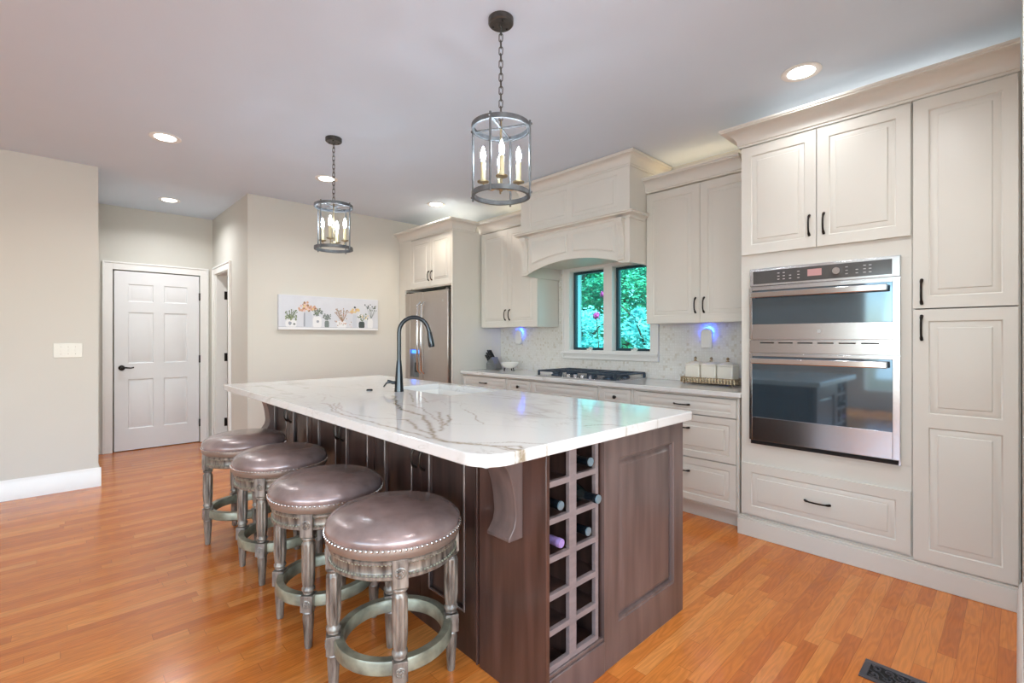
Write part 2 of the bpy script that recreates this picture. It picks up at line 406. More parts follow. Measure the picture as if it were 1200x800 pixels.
struct('wall_far_left', boxes((-4.2, -4.08, -2.68, -2.5, 0, H), (-4.2, -4.08, 1.9, 5.46, 0, H), (-4.2, -4.08, -2.5, 1.9, 0, .35), (-4.2, -4.08, -2.5, 1.9, 2.45, H)), 'wall')

def base_profile(): return [(0, 0), (.018, 0), (.018, .115), (.014, .125), (.014, .14), (.008, .15), (.004, .16), (0, .16)]
def baseboard(name, p0, p1, nrm):
    bm = B(); p0 = Vector((*p0, 0)); p1 = Vector((*p1, 0)); n = Vector((*nrm, 0))
    prism(bm, base_profile(), lambda a, b, d: p0.lerp(p1, d)+n*a+Vector((0, 0, b)), 0, 1)
    struct(name, bm, 'trim')
baseboard('baseboard_left', (-4.08, 5.46), (.268, 5.46), (0, -1))
baseboard('baseboard_hall_left', (.25, 5.4605), (.25, 6.9), (1, 0))
baseboard('baseboard_hall_right', (1.40, 5.40), (1.40, 6.02), (-1, 0))
baseboard('baseboard_front', (1.382, 5.40), (3.1, 5.40), (0, -1))
baseboard('baseboard_near_right', (1.7, -.012), (3.2, -.012), (0, 1))

# window casing and the two sashes
def casing(bm, F, w, h, cw, t, sill=False):
    """frame of width cw round an opening w x h whose lower left is (0,0); leaves the floor side open unless sill"""
    for a, b_, tt in ((0, cw*.8, t), (cw*.8, cw, t+.008)):
        lo = -a if False else 0
        segs = [(-b_, -a, -(b_ if sill else 0), h+b_), (w+a, w+b_, -(b_ if sill else 0), h+b_), (-a, w+a, h+a, h+b_)]
        if sill: segs.append((-a, w+a, -b_, -a))
        for u0, u1, v0, v1 in segs:
            vs = [bm.verts.new(F(u, v, d)) for u in (u0, u1) for v in (v0, v1) for d in (0, tt)]
            for f in ((0, 1, 3, 2), (4, 6, 7, 5), (0, 4, 5, 1), (2, 3, 7, 6), (0, 2, 6, 4), (1, 5, 7, 3)): bm.faces.new([vs[i] for i in f])
    return bm
Fw = FX(WX, wy1, wz0)
bm = casing(B(), Fw, wy1-wy0, wz1-wz0, .085, .016, True)
box(bm, WX-.012, 4.0, 2.677, 2.776, wz0, wz1)                               # mullion
box(bm, WX-.05, WX, wy0-.09, wy1+.09, wz0-.035, wz0-.015)                      # stool of the sill
struct('trim_1', bm, 'trim', bevel=.002, label='white casing and mullion around the double window')
for n_, (a, b_) in enumerate(((2.776, 3.205), (2.27, 2.677))):
    name = 'window_%d' % (n_+1)
    bm = B(); t = .028
    for q in ((3.915, 3.955, a, a+t, wz0, wz1), (3.915, 3.955, b_-t, b_, wz0, wz1), (3.915, 3.955, a+t, b_-t, wz0, wz0+t), (3.915, 3.955, a+t, b_-t, wz1-t, wz1)): box(bm, *q)
    w = struct(name, bm, 'sash', bevel=.002)
    g = obj('pane', boxes((3.932, 3.936, a+t, b_-t, wz0+t, wz1-t)), 'glass', w)
    bm = B(); my = (a+b_)/2 - .02
    tube(bm, [(3.90, my+.02, wz0+.012), (3.885, my, wz0+.03), (3.88, my-.035, wz0+.022)], [.009, .006, .007], 8)
    box(bm, 3.89, 3.912, my-.015, my+.04, wz0, wz0+.018)
    obj('crank_handle', bm, 'plastic', w)
# window jamb liner
bm = boxes((WX, 4.03, wy1-.004, wy1, wz0, wz1), (WX, 4.03, wy0, wy0+.004, wz0, wz1), (WX, 4.03, wy0, wy1, wz1-.004, wz1), (WX, 4.03, wy0, wy1, wz0, wz0+.004))
struct('trim_2', bm, 'trim', label='white jamb liner of the double window')

# six panel hall door
D0, D1, DH = .45, 1.255, 2.03
dw = D1-D0
pan = []
for (v0, v1) in ((.24, .80), (.98, 1.56), (1.68, 1.88)):
    for (u0, u1) in ((.12, .355), (.45, .685)): pan.append((u0, v0, u1, v1))
bm = paneled(B(), FY(D0, 6.955, .008), dw, DH-.008, .035, pan, [(0, 0), (.010, -.009), (.018, -.009), (.04, -.002), (.044, -.001)])
d1 = struct('door_1', bm, 'doorp', label='closed white six panel door at the end of the hall')
bm = B()
Fd = FY(D0, 6.92, 0)
c = Fd(.065, .94, 0)
lathe(bm, [(.03, 0), (.03, .006), (.012, .012), (.010, .04), (0, .04)], 20, Matrix.Translation(c) @ Matrix.Rotation(PI/2, 4, 'X'))
tube(bm, [c+Vector((0, -.04, 0)), c+Vector((.03, -.05, .004)), c+Vector((.075, -.048, -.003)), c+Vector((.105, -.045, .003))], [.011, .009, .008, .007], 8)
obj('door_lever', bm, 'bronze', d1)
for z in (.24, 1.02, 1.78):
    obj('hinge', boxes((D1-.004, D1+.012, 6.905, 6.935, z-.045, z+.045)), 'bronze', d1, .002)
bm = casing(B(), FY(.437, 6.925, 0), .828, 2.04, .088, .018)
struct('trim_3', bm, 'trim', bevel=.003, label='white casing round the closed hall door')
# ajar side door in the hall's right wall
bm = casing(B(), lambda u, v, d: Vector((1.40-d, 6.12+u, v)), .64, 2.05, .088, .018)
box(bm, 1.40, 1.52, 6.12, 6.132, 0, 2.05); box(bm, 1.40, 1.52, 6.748, 6.76, 0, 2.05); box(bm, 1.40, 1.52, 6.12, 6.76, 2.04, 2.05)
struct('trim_4', bm, 'trim', bevel=.003, label='white casing of the doorway in the right side of the hall')
bm = paneled(B(), lambda u, v, d: Vector((1.535+u, 6.745-d, .01+v)), .60, 2.02, .035, [(.1, .24, .27, .8), (.33, .24, .5, .8), (.1, .98, .27, 1.56), (.33, .98, .5, 1.56), (.1, 1.68, .27, 1.88), (.33, 1.68, .5, 1.88)])
d2 = struct('door_2', bm, 'doorp', label='white door standing open into the side room')
for z in (.24, 1.04, 1.80):
    obj('hinge', boxes((1.488, 1.532, 6.735, 6.748, z-.05, z+.05)), 'bronze', d2, .002)

# ------------------------------------------------------------------ crown moldings
def crown(bm, path, nrms, prof, lid=True):
    n = len(path); rows = []
    for i, p in enumerate(path):
        if i == 0: m = Vector(nrms[0])
        elif i == n-1: m = Vector(nrms[-1])
        else: m = Vector(nrms[i-1])+Vector(nrms[i])
        rows.append([bm.verts.new((p[0]+m.x*a, p[1]+m.y*a, z)) for a, z in prof])
    for i in range(n-1):
        for k in range(len(prof)-1): bm.faces.new((rows[i][k], rows[i+1][k], rows[i+1][k+1], rows[i][k+1]))
        k = len(prof)-1
        bm.faces.new((rows[i][k], rows[i+1][k], rows[i+1][0], rows[i][0]))
    bm.faces.new(rows[0]); bm.faces.new(rows[-1][::-1])
def crownprof(z0, z1, out):
    h = z1-z0; P = [(0, z0), (.008, z0), (.008, z0+.012), (.014, z0+.016)]
    for i in range(9):
        a = i/8*PI/2; P.append((.014+(out-.026)*(1-math.cos(a)), z0+.02+(h-.045)*math.sin(a)))
    P += [(out-.006, z1-.022), (out-.006, z1-.016), (out, z1-.012), (out, z1), (0, z1)]
    return P

# ------------------------------------------------------------------ tall oven wall
TX = 3.25   # face frame plane
oc = thing('oven_cabinet', 'tall cream cabinet built around the wall oven', 'cabinet', (3.55, .815, 0))
obj('carcass', boxes((TX+.002, TX+.02, .386, 1.25, .02, .60), (TX+.002, TX+.02, .386, 1.25, 1.70, 1.822), (TX+.002, TX+.02, .386, .396, 1.822, 2.52), (TX+.002, TX+.02, 1.238, 1.25, 1.822, 2.52), (TX+.025, WX-.03, .40, 1.232, 1.80, 1.815), (TX+.002, TX+.02, 1.18, 1.25, .60, 1.70), (TX+.002, TX+.02, .386, .44, .60, 1.70),
    (TX+.02, WX-.002, 1.232, 1.25, .02, 2.56), (TX+.02, WX-.002, .386, .40, .02, 2.52), (TX+.02, WX-.002, .40, 1.232, 2.50, 2.52), (TX+.02, WX-.002, .40, 1.232, .02, .04)), 'cab', oc, .001)
F = FX(TX+.002, 1.243, 1.812); 
for k, (u0, u1) in enumerate(((0, .424), (.428, .853))):
    w = u1-u0
    Fk = FX(TX+.002, 1.243-u0, 1.812)
    d = obj('door', paneled(B(), Fk, w, .69, .02, [(.06, .06, w-.06, .63)]), 'cab', oc, 0)
    pull(d, Fk, (w-.035 if k == 0 else .035), .13, .12, 'v', d0=.02)
Fk = FX(TX+.002, 1.243, .145)
d = obj('drawer', paneled(B(), Fk, .853, .325, .02, [(.06, .055, .793, .27)]), 'cab', oc)
pull(d, Fk, .43, .165, .13, 'u', d0=.02)
pc = thing('pantry_cabinet', 'tall narrow cream pantry cabinet at the right end of the oven wall', 'cabinet', (3.55, .19, 0))
obj('carcass', hollow(TX+.002, WX-.002, -.006, .384, .02, 2.52, .012), 'cab', pc, .001)
for k, (z0, h, pz, pans) in enumerate(((1.428, 1.074, .085, None), (.128, 1.294, 1.20, 'two'))):
    Fk = FX(TX, .378, z0); w = .376
    ps = [(.06, .06, w-.05, h-.06)] if not pans else [(.06, .065, w-.05, .69), (.06, .76, w-.05, h-.06)]
    d = obj('door', paneled(B(), Fk, w, h, .02, ps), 'cab', pc)
    pull(d, Fk, .033, pz, .125, 'v', d0=.02)
# plinth under both tall units
bm = B(); box(bm, TX-.02, TX+.02, -.004, 1.268, 0, .105); box(bm, TX-.014, TX+.02, -.004, 1.262, .105, .118); box(bm, TX-.008, TX+.02, -.004, 1.256, .118, .128)
box(bm, TX+.02, WX, 1.25, 1.268, 0, .105)
struct('baseboard_cabinets', bm, 'cab', bevel=.003, label='cream base molding under the tall cabinets')
bm = B(); crown(bm, [(WX, 1.25), (TX-.016, 1.25), (TX-.016, -.004)], [(0, 1), (-1, 0)], crownprof(2.508, 2.625, .10))
struct('trim_5', bm, 'cab', label='cream crown molding over the oven and pantry cabinets')

# ------------------------------------------------------------------ wall oven
ov = thing('wall_oven', 'stainless double wall oven with microwave oven above set in the cream cabinet', 'oven', (3.4, .81, .6))
OX = TX; oy0, oy1 = .43, 1.19
obj('housing', boxes((OX+.021, 3.75, .445, 1.175, .61, 1.69), (OX-.006, OX+.0015, oy0, oy1, .598, 1.716)), 'steel', ov, .001)
obj('control_panel', boxes((OX-.022, OX-.006, oy0, oy1, 1.603, 1.712)), 'steelh', ov, .003)
ctl = ov.children[-1]
gp = obj('control_glass', boxes((OX-.024, OX-.0215, .465, 1.168, 1.617, 1.698)), 'panelg', ctl, .002)
obj('display', boxes((OX-.0252, OX-.0238, .79, .862, 1.642, 1.682)), 'lcd', ctl)
bm = B(); lathe(bm, [(.021, -.0), (.021, .014), (.019, .018), (0, .018)], 28, Matrix.Translation((OX-.0238, .715, 1.658)) @ Matrix.Rotation(-PI/2, 4, 'Y'))
obj('selector_knob', bm, 'chrome', ctl)
for yy, zs in ((1.02, 3), (.99, 3), (.955, 2), (.91, 3), (.668, 3), (.62, 2), (.585, 3), (.56, 3)):
    for k in range(zs): obj('touch_button', boxes((OX-.0248, OX-.0238, yy-.006, yy+.006, 1.636+k*.019, 1.640+k*.019)), 'mark', ctl)
def ovdoor(z0, z1, gz0, gz1, hz, name):
    bm = B()
    for q in ((oy0, .462, z0, z1), (1.172, oy1, z0, z1), (.462, 1.172, z0, gz0), (.462, 1.172, gz1, z1)): box(bm, OX-.03, OX-.008, *q)
    d = obj(name, bm, 'steelh', ov, .0015)
    obj('door_glass', boxes((OX-.029, OX-.012, .462, 1.172, gz0, gz1)), 'blackg', d, .001)
    bm = B(); box(bm, OX-.078, OX-.062, .478, 1.168, hz-.018, hz+.018)
    for yy in (.50, 1.145): box(bm, OX-.064, OX-.028, yy-.012, yy+.012, hz-.012, hz+.012)
    obj('door_handle', bm, 'chrome', d, .005)
    return d
ud = ovdoor(1.268, 1.594, 1.362, 1.575, 1.545, 'microwave_door')
bm = B(); lathe(bm, [(.012, 0), (.012, .001), (0, .001)], 20, Matrix.Translation((OX-.0298, .80, 1.315)) @ Matrix.Rotation(-PI/2, 4, 'Y')); obj('emblem', bm, 'mark', ud)
ld = ovdoor(.628, 1.176, .775, 1.160, 1.132, 'oven_door')
bm = boxes((OX-.026, OX-.006, oy0, oy1, 1.183, 1.262)); vs_ = obj('vent_strip', bm, 'steelh', ov, .002)
bm = B()
for k in range(6): box(bm, OX-.0268, OX-.0258, .52+k*.105, .60+k*.105, 1.242, 1.249)
obj('vent_slot', bm, 'dark', vs_)
obj('bottom_vent', boxes((OX-.018, OX-.006, oy0+.01, oy1-.01, .602, .622)), 'dark', ov)

# ------------------------------------------------------------------ upper cabinets
UX = 3.53
def upper(name, label, ya, yb, z0=1.392, z1=2.457, x=UX, split=None, hz=.13):
    t = thing(name, label, 'cabinet', ((x+WX)/2, (ya+yb)/2, z0))
    obj('carcass', hollow(x+.018, WX-.012, ya, yb, z0, z1+.03), 'cab', t, .001)
    split = split or (ya+yb)/2
    for k, (a, b_) in enumerate(((split+.0015, yb-.003), (ya+.003, split-.0015))):
        Fk = FX(x+.018, b_, z0+.003); w = b_-a; h = z1-z0-.006
        d = obj('door', paneled(B(), Fk, w, h, .018, [(.06, .06, w-.06, h-.06)]), 'cab', t)
        pull(d, Fk, (w-.032 if k == 0 else .032), hz, .115, 'v', d0=.018)
    return t
upper('upper_cabinet', 'cream two door wall cabinet between range hood and oven cabinet', 1.257, 2.118, split=1.662)
upper('upper_cabinet', 'cream two door wall cabinet left of the hood by the refrigerator', 3.357, 4.246)
bm = B(); crown(bm, [(UX, 1.35), (UX, 2.12)], [(-1, 0)], crownprof(2.462, 2.575, .075)); struct('trim_6', bm, 'cab', label='cream crown over the wall cabinet right of the hood')
bm = B(); crown(bm, [(UX, 3.36), (UX, 4.268)], [(-1, 0)], crownprof(2.462, 2.575, .075)); struct('trim_7', bm, 'cab', label='cream crown over the wall cabinet left of the hood')

# ------------------------------------------------------------------ fridge surround
GX = 3.14
fc = thing('refrigerator_cabinet', 'cream cabinet enclosing the refrigerator with two small doors on top', 'cabinet', (3.5, 4.85, 0))
obj('side_panel', boxes((GX, WX-.002, 4.27, 4.295, 0, 2.487)), 'cab', fc, .001)
obj('filler_panel', boxes((GX, GX+.02, 5.25, 5.395, 0, 2.487), (GX+.02, 3.8, 5.25, 5.27, 0, 2.487)), 'cab', fc, .001)
obj('carcass', hollow(GX+.018, WX-.002, 4.296, 5.249, 1.865, 2.487), 'cab', fc, .001)
for k, (a, b_) in enumerate(((4.70, 5.12), (4.30, 4.697))):
    Fk = FX(GX+.018, b_, 1.88); w = b_-a
    d = obj('door', paneled(B(), Fk, w, .575, .018, [(.055, .06, w-.055, .515)]), 'cab', fc)
    pull(d, Fk, (w-.03 if k == 0 else .03), .12, .11, 'v', d0=.018)
obj('filler_strip', boxes((GX, GX+.02, 5.122, 5.249, 1.865, 2.487)), 'cab', fc)
bm = B(); crown(bm, [(UX-.078, 4.27), (GX, 4.27), (GX, 5.395)], [(0, -1), (-1, 0)], crownprof(2.462, 2.58, .085)[:]); struct('trim_8', bm, 'cab', label='cream crown molding over the refrigerator cabinet')

fr = thing('refrigerator', 'stainless french door refrigerator with water dispenser inside the cream surround', 'refrigerator', (3.5, 4.79, 0))
FRX = 3.13
obj('body', boxes((FRX+.07, 3.80, 4.34, 5.235, .02, 1.80)), 'gasket', fr, .004)
for k, (a, b_) in enumerate(((4.845, 5.235), (4.345, 4.84))):
    bm = B()
    if k == 0:
        x0, x1 = FRX, FRX+.065
        da, db, dz0, dz1 = 4.93, 5.13, .80, 1.14
        for q in ((a, da, .72, 1.82), (db, b_, .72, 1.82), (da, db, .72, dz0), (da, db, dz1, 1.82)): box(bm, x0, x1, *q)
        d = obj('door', bm, 'fridge', fr, .004)
        bm = B(); box(bm, x1-.015, x1, da, db, dz0, dz1); disp = obj('dispenser_recess', bm, 'kblock', d)
        obj('dispenser_light', boxes((x0+.015, x0+.04, da+.02, db-.02, dz1-.05, dz1-.01)), 'bluedisp', disp)
        obj('dispenser_paddle', boxes((x0+.03, x0+.045, da+.06, db-.06, dz0+.06, dz0+.18)), 'black', disp, .003)
    else:
        box(bm, FRX, FRX+.065, a, b_, .72, 1.82); d = obj('door', bm, 'fridge', fr, .01)
    yh = 4.88 if k == 0 else 4.80
    bm = B(); tube(bm, [(FRX-.01, yh, .86), (FRX-.05, yh, .90), (FRX-.058, yh, 1.3), (FRX-.05, yh, 1.66), (FRX-.01, yh, 1.70)], [.012, .014, .014, .014, .012], 10)
    obj('door_handle', bm, 'chrome', d)
fz = obj('freezer_drawer', boxes((FRX, FRX+.065, 4.345, 5.235, .06, .71)), 'fridge', fr, .008)
bm = B(); tube(bm, [(FRX-.002, 4.42, .64), (FRX-.05, 4.44, .64), (FRX-.055, 4.79, .64), (FRX-.05, 5.14, .64), (FRX-.002, 5.16, .64)], .013, 10); obj('door_handle', bm, 'chrome', fz)
for y in (4.35, 5.17): obj('hinge_cover', boxes((FRX+.01, FRX+.10, y, y+.06, 1.82, 1.838)), 'gasket', fr, .003)
bm = B(); lathe(bm, [(.012, 0), (.012, .001), (0, .001)], 16, Matrix.Translation((FRX, 4.44, 1.70)) @ Matrix.Rotation(-PI/2, 4, 'Y')); obj('emblem', bm, 'mark', fr)

# ------------------------------------------------------------------ range hood
hd = thing('range_hood', 'cream wooden range hood with arched valance above the cooktop', 'range hood', (3.57, 2.74, 1.875))
HX = 3.29; h0, h1 = 2.122, 3.352
obj('body', boxes((HX+.02, WX-.002, h0, h1, 2.0, 2.74), (HX+.02, WX-.012, h0, h0+.018, 1.88, 2.0), (HX+.02, WX-.012, h1-.018, h1, 1.88, 2.0)), 'cab', hd, .001)
Fh = FX(HX+.02, h1, 2.27); W_ = h1-h0
obj('front_panel', paneled(B(), Fh, W_, 2.65-2.27, .02, [(.12, .07, .585, .33), (.645, .07, 1.11, .33)]), 'cab', hd)
arch = [(0, 0), (.07, 0)]
for i in range(21):
    s = i/20; arch.append((.10+(W_-.20)*s, .012+.085*math.sin(PI*s)**.8 if 0 < s < 1 else .012))
arch += [(W_-.07, 0), (W_, 0), (W_, .385), (0, .385)]
Fv = FX(HX+.02, h1, 1.878)
va = obj('valance', prism(B(), arch, lambda a, b, d: Fv(a, b, d), 0, .02), 'cab', hd, .001)
for (u0, u1) in ((.14, .585), (.645, W_-.14)):
    def arc(u, off): return .075+.085*math.sin(PI*(u-.10)/(W_-.20))**.8+off
    pts = [(u0, .325)]+[(u0, arc(u0, 0))]+[(u0+(u1-u0)*k/10, arc(u0+(u1-u0)*k/10, 0)) for k in range(1, 10)]+[(u1, arc(u1, 0)), (u1, .325)]
    cu = (u0+u1)/2; cv = sum(p[1] for p in pts)/len(pts)+.03
    bm = B(); prev = None
    for sc, dd in ((1, .020), (.985, .024), (.965, .024), (.93, .0205), (.90, .0205), (.84, .027)):
        r = [bm.verts.new(Fv(cu+(a-cu)*(1-(1-sc)*.5), cv+(b_-cv)*(1-(1-sc)*1.2), dd)) for a, b_ in pts]
        if prev:
            for k in range(len(r)): bm.faces.new((prev[k], prev[(k+1) % len(r)], r[(k+1) % len(r)], r[k]))
        prev = r
    bm.faces.new(prev)
    obj('valance_panel', bm, 'cab', va)
# mantle shelf
bm = B(); crown(bm, [(HX+.2, h1), (HX, h1), (HX, h0), (HX+.2, h0)], [(0, 1), (-1, 0), (0, -1)], [(0, 2.232), (.012, 2.232), (.016, 2.245), (.035, 2.258), (.05, 2.262), (.05, 2.274), (.058, 2.278), (.058, 2.286), (0, 2.286)])
for v in bm.verts:   # the shelf stops short of the neighbouring wall cabinets
    v.co.y = min(max(v.co.y, h0-.06), h1+.06)
obj('mantel_shelf', bm, 'cab', hd)
for yc in (h0+.075, h1-.075):
    bm = B(); w = .028
    poly = [(0, 1.90), (.012, 1.90), (.02, 1.93), (.016, 1.97), (.016, 2.08), (.026, 2.15), (.046, 2.20), (.05, 2.232), (0, 2.232)]
    prism(bm, poly, lambda a, b, d: Vector((HX-a, yc-w+2*w*d, b)), 0, 1)
    for q in (-.016, 0, .016): tube(bm, [(HX-a-.001, yc+q, b) for a, b in poly[2:7]], .004, 6)
    box(bm, HX-.055, HX, yc-.034, yc+.034, 2.218, 2.232); box(bm, HX-.022, HX, yc-.032, yc+.032, 1.905, 1.918)
    obj('corbel', bm, 'cab', hd)
bm = B(); crown(bm, [(WX-.03, h1), (HX, h1), (HX, h0), (WX-.03, h0)], [(0, 1), (-1, 0), (0, -1)], crownprof(2.645, 2.745, .075)); obj('crown', bm, 'cab', hd)
obj('vent_liner', boxes((HX+.04, WX-.03, h0+.03, h1-.03, 1.99, 2.0)), 'cab', hd)

# ------------------------------------------------------------------ base cabinets, countertop, backsplash
BX = 3.27
def basecab(name, label, ya, yb, rows, gap=.004):
    t = thing(name, label, 'cabinet', (3.56, (ya+yb)/2, 0))
    bm = hollow(BX+.02, WX-.012, ya, yb, .10, .880); box(bm, BX+.09, WX-.012, ya, yb, 0, .10); obj('carcass', bm, 'cab', t, .001)
    obj('frame_edge', boxes((BX+.006, BX+.02, ya, ya+.018, .10, .88), (BX+.006, BX+.02, yb-.018, yb, .10, .88), (BX+.006, BX+.02, ya+.018, yb-.018, .866, .88)), 'cab', t, .001)
    for kind, z0, z1, hw in rows:
        a, b_ = ya+.02, yb-.02; w = b_-a; h = z1-z0
        if kind == 'doors':
            for k, (p, q) in enumerate(((a+w/2+.002, b_), (a, a+w/2-.002))):
                Fk = FX(BX+.02, q, z0); d = obj('door', paneled(B(), Fk, q-p, h, .02, [(.05, .05, q-p-.05, h-.05)]), 'cab', t)
                pull(d, Fk, (q-p-.03 if k == 0 else .03), h-.10, .11, 'v', d0=.02)
            continue
        Fk = FX(BX+.02, b_, z0); m = .045 if h > .2 else .03
        d = obj('drawer' if kind != 'door' else 'door', paneled(B(), Fk, w, h, .02, [(m, m, w-m, h-m)], PROF if h > .2 else [(0, 0), (.003, -.005), (.008, -.005), (.016, -.0005)]), 'cab', t)
        if hw == 'pull': pull(d, Fk, w/2, h/2 if h < .2 else h*.68, .12, 'u', d0=.02)
        if hw == 'knob': knob(d, Fk, w/2, h/2, d0=.02)
    return t
basecab('base_cabinet', 'cream base cabinet with three wide drawers beside the oven cabinet', 1.272, 2.077, [('drawer', .738, .862, 'pull'), ('drawer', .432, .732, 'pull'), ('drawer', .125, .426, 'pull')])
basecab('base_cabinet', 'narrow cream base cabinet with one knob right of the cooktop', 2.08, 2.40, [('drawer', .738, .862, 'knob'), ('door', .125, .732, 'knob')])
basecab('base_cabinet', 'cream base cabinet with plain false front directly under the cooktop', 2.403, 3.19, [('drawer', .738, .862, None), ('doors', .125, .732, None)])
basecab('base_cabinet', 'narrow cream base cabinet with one knob left of the cooktop', 3.193, 3.53, [('drawer', .738, .862, 'knob'), ('door', .125, .732, 'knob')])
basecab('base_cabinet', 'cream base cabinet with bar pull drawer under the knife block', 3.533, 4.268, [('drawer', .738, .862, 'pull'), ('doors', .125, .732, None)])
struct('baseboard_toe', boxes((BX+.075, BX+.089, 1.27, 4.268, 0, .10)), 'cab', label='recessed cream toe board under the base cabinets')
tag(obj('countertop', boxes((3.245, WX-.002, 1.253, 4.268, .882, .914)), 'quartz2', bevel=.004), 'white quartz countertop along the window wall holding the cooktop', 'countertop')
tag(obj('backsplash', boxes((WX-.010, WX-.0005, 1.253, wy0-.09, .915, 1.42), (WX-.010, WX-.0005, wy1+.09, 4.268, .915, 1.42), (WX-.010, WX-.0005, wy0-.09, wy1+.09, .915, wz0-.09),
    (WX-.010, WX-.0005, h0, wy0-.09, 1.42, 1.99), (WX-.010, WX-.0005, wy1+.09, h1, 1.42, 1.99)), 'splash'), 'white and beige marble mosaic backsplash around the window', 'backsplash')

# cooktop
ct = thing('cooktop', 'stainless gas cooktop with black grates under the window', 'cooktop', (3.57, 2.74, .914))
cy0, cy1, cx0, cx1 = 2.285, 3.195, 3.33, 3.83
obj('base_pan', boxes((cx0, cx1, cy0, cy1, .914, .923)), 'steelh', ct, .003)
for k, (a, b_) in enumerate(((cy0+.02, cy0+.30), (cy0+.31, cy1-.31), (cy1-.30, cy1-.02))):
    bm = B(); xs0 = cx0+.03 if k != 1 else cx0+.11
    xs1 = cx1-.02; z = .965; r = .006
    def bar(p, q): 
        (x0, y0), (x1, y1) = p, q
        box(bm, min(x0, x1)-r, max(x0, x1)+r, min(y0, y1)-r, max(y0, y1)+r, z-.008, z+.006)
    bar((xs0, a), (xs1, a)); bar((xs0, b_), (xs1, b_)); bar((xs0, a), (xs0, b_)); bar((xs1, a), (xs1, b_))
    bar(((xs0+xs1)/2, a), ((xs0+xs1)/2, b_)); bar((xs0, (a+b_)/2), (xs1, (a+b_)/2))
    for fx in (.25, .75):
        x = xs0+(xs1-xs0)*fx; bar((x, a), (x, a+(b_-a)*.3)); bar((x, b_-(b_-a)*.3), (x, b_))
    for x in (xs0, xs1):
        for y in (a, b_): box(bm, x-.009, x+.009, y-.009, y+.009, .923, z)
    obj('grate', bm, 'iron', ct, .001)
for (x, y) in ((3.46, 2.44), (3.70, 2.44), (3.46, 3.04), (3.70, 3.04), (3.62, 2.74)):
    bm = B(); lathe(bm, [(.05, .923), (.048, .933), (.03, .936), (.038, .940), (.036, .948), (0, .949)], 24, Matrix.Translation((x, y, 0))); obj('burner', bm, 'iron', ct)
for k in range(5):
    bm = B(); lathe(bm, [(.02, .923), (.018, .928), (.016, .945), (.013, .949), (0, .949)], 20, Matrix.Translation((3.375, 2.58+k*.08, 0))); obj('control_knob', bm, 'chrome', ct)

# ------------------------------------------------------------------ island
ix0, ix1, iy0, iy1 = 1.185, 2.133, 1.087, 4.01; IT = .890
isl = thing('kitchen_island', 'dark stained wooden kitchen island with wine rack and bead board doors', 'island', (1.66, 2.55, 0))
bm = boxes((ix0+.018, ix0+.036, 1.46, iy1-.03, .0, IT), (ix1-.03, ix1-.012, 1.13, iy1-.03, .0, IT), (ix0+.036, ix1-.03, 1.46, 1.478, 0, IT), (ix0+.036, ix1-.03, iy1-.05, iy1-.03, 0, IT), (ix0+.036, ix1-.03, 1.478, iy1-.05, .08, .10))
obj('carcass', bm, 'wood', isl)
# end panel (faces the camera), one big raised panel
Fe = FY(1.511, iy0+.022, 0)
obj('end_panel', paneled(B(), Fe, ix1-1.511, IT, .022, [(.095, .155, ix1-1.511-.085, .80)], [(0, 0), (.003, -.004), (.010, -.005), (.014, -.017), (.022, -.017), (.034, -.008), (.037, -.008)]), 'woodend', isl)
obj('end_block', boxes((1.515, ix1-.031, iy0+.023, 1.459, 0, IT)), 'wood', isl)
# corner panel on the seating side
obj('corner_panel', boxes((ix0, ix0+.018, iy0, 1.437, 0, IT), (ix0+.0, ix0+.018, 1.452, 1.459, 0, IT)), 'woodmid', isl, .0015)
# wine rack
rk = obj('wine_rack', boxes((ix0+.019, ix0+.021, 1.105, 1.455, 0, IT), (1.503, 1.511, 1.10, 1.455, 0, IT), (ix0+.021, 1.503, 1.44, 1.455, .12, IT), (ix0+.021, 1.503, 1.11, 1.44, .12, .132)), 'wood', isl)
bm = B(); fy0, fy1 = 1.095, 1.112
box(bm, ix0+.0185, 1.206, fy0, fy1, .136, IT); box(bm, 1.316, 1.355, fy0, fy1, .136, IT); box(bm, 1.468, 1.486, fy0, fy1, .136, IT)
SZ = [.775, .648, .518, .388, .268, .145]
for z in SZ:
    for (a, b_) in ((1.206, 1.316), (1.355, 1.468)): box(bm, a, b_, fy0, fy1, z-.010, z+.010)
obj('rack_lattice', bm, 'woodedge', rk, .001)
bm = B(); box(bm, 1.328, 1.343, fy1, 1.44, .132, IT)
for z in SZ[:-1]: box(bm, ix0+.021, 1.328, fy1, 1.44, z-.006, z+.006); box(bm, 1.343, 1.503, fy1, 1.44, z-.006, z+.006)
obj('rack_shelves', bm, 'wood', rk)
obj('rack_plinth', boxes((ix0+.0185, 1.511, iy0-.004, 1.11, 0, .120), (ix0+.0185, 1.511, iy0+.002, 1.11, .120, .134)), 'woodend', rk, .003)
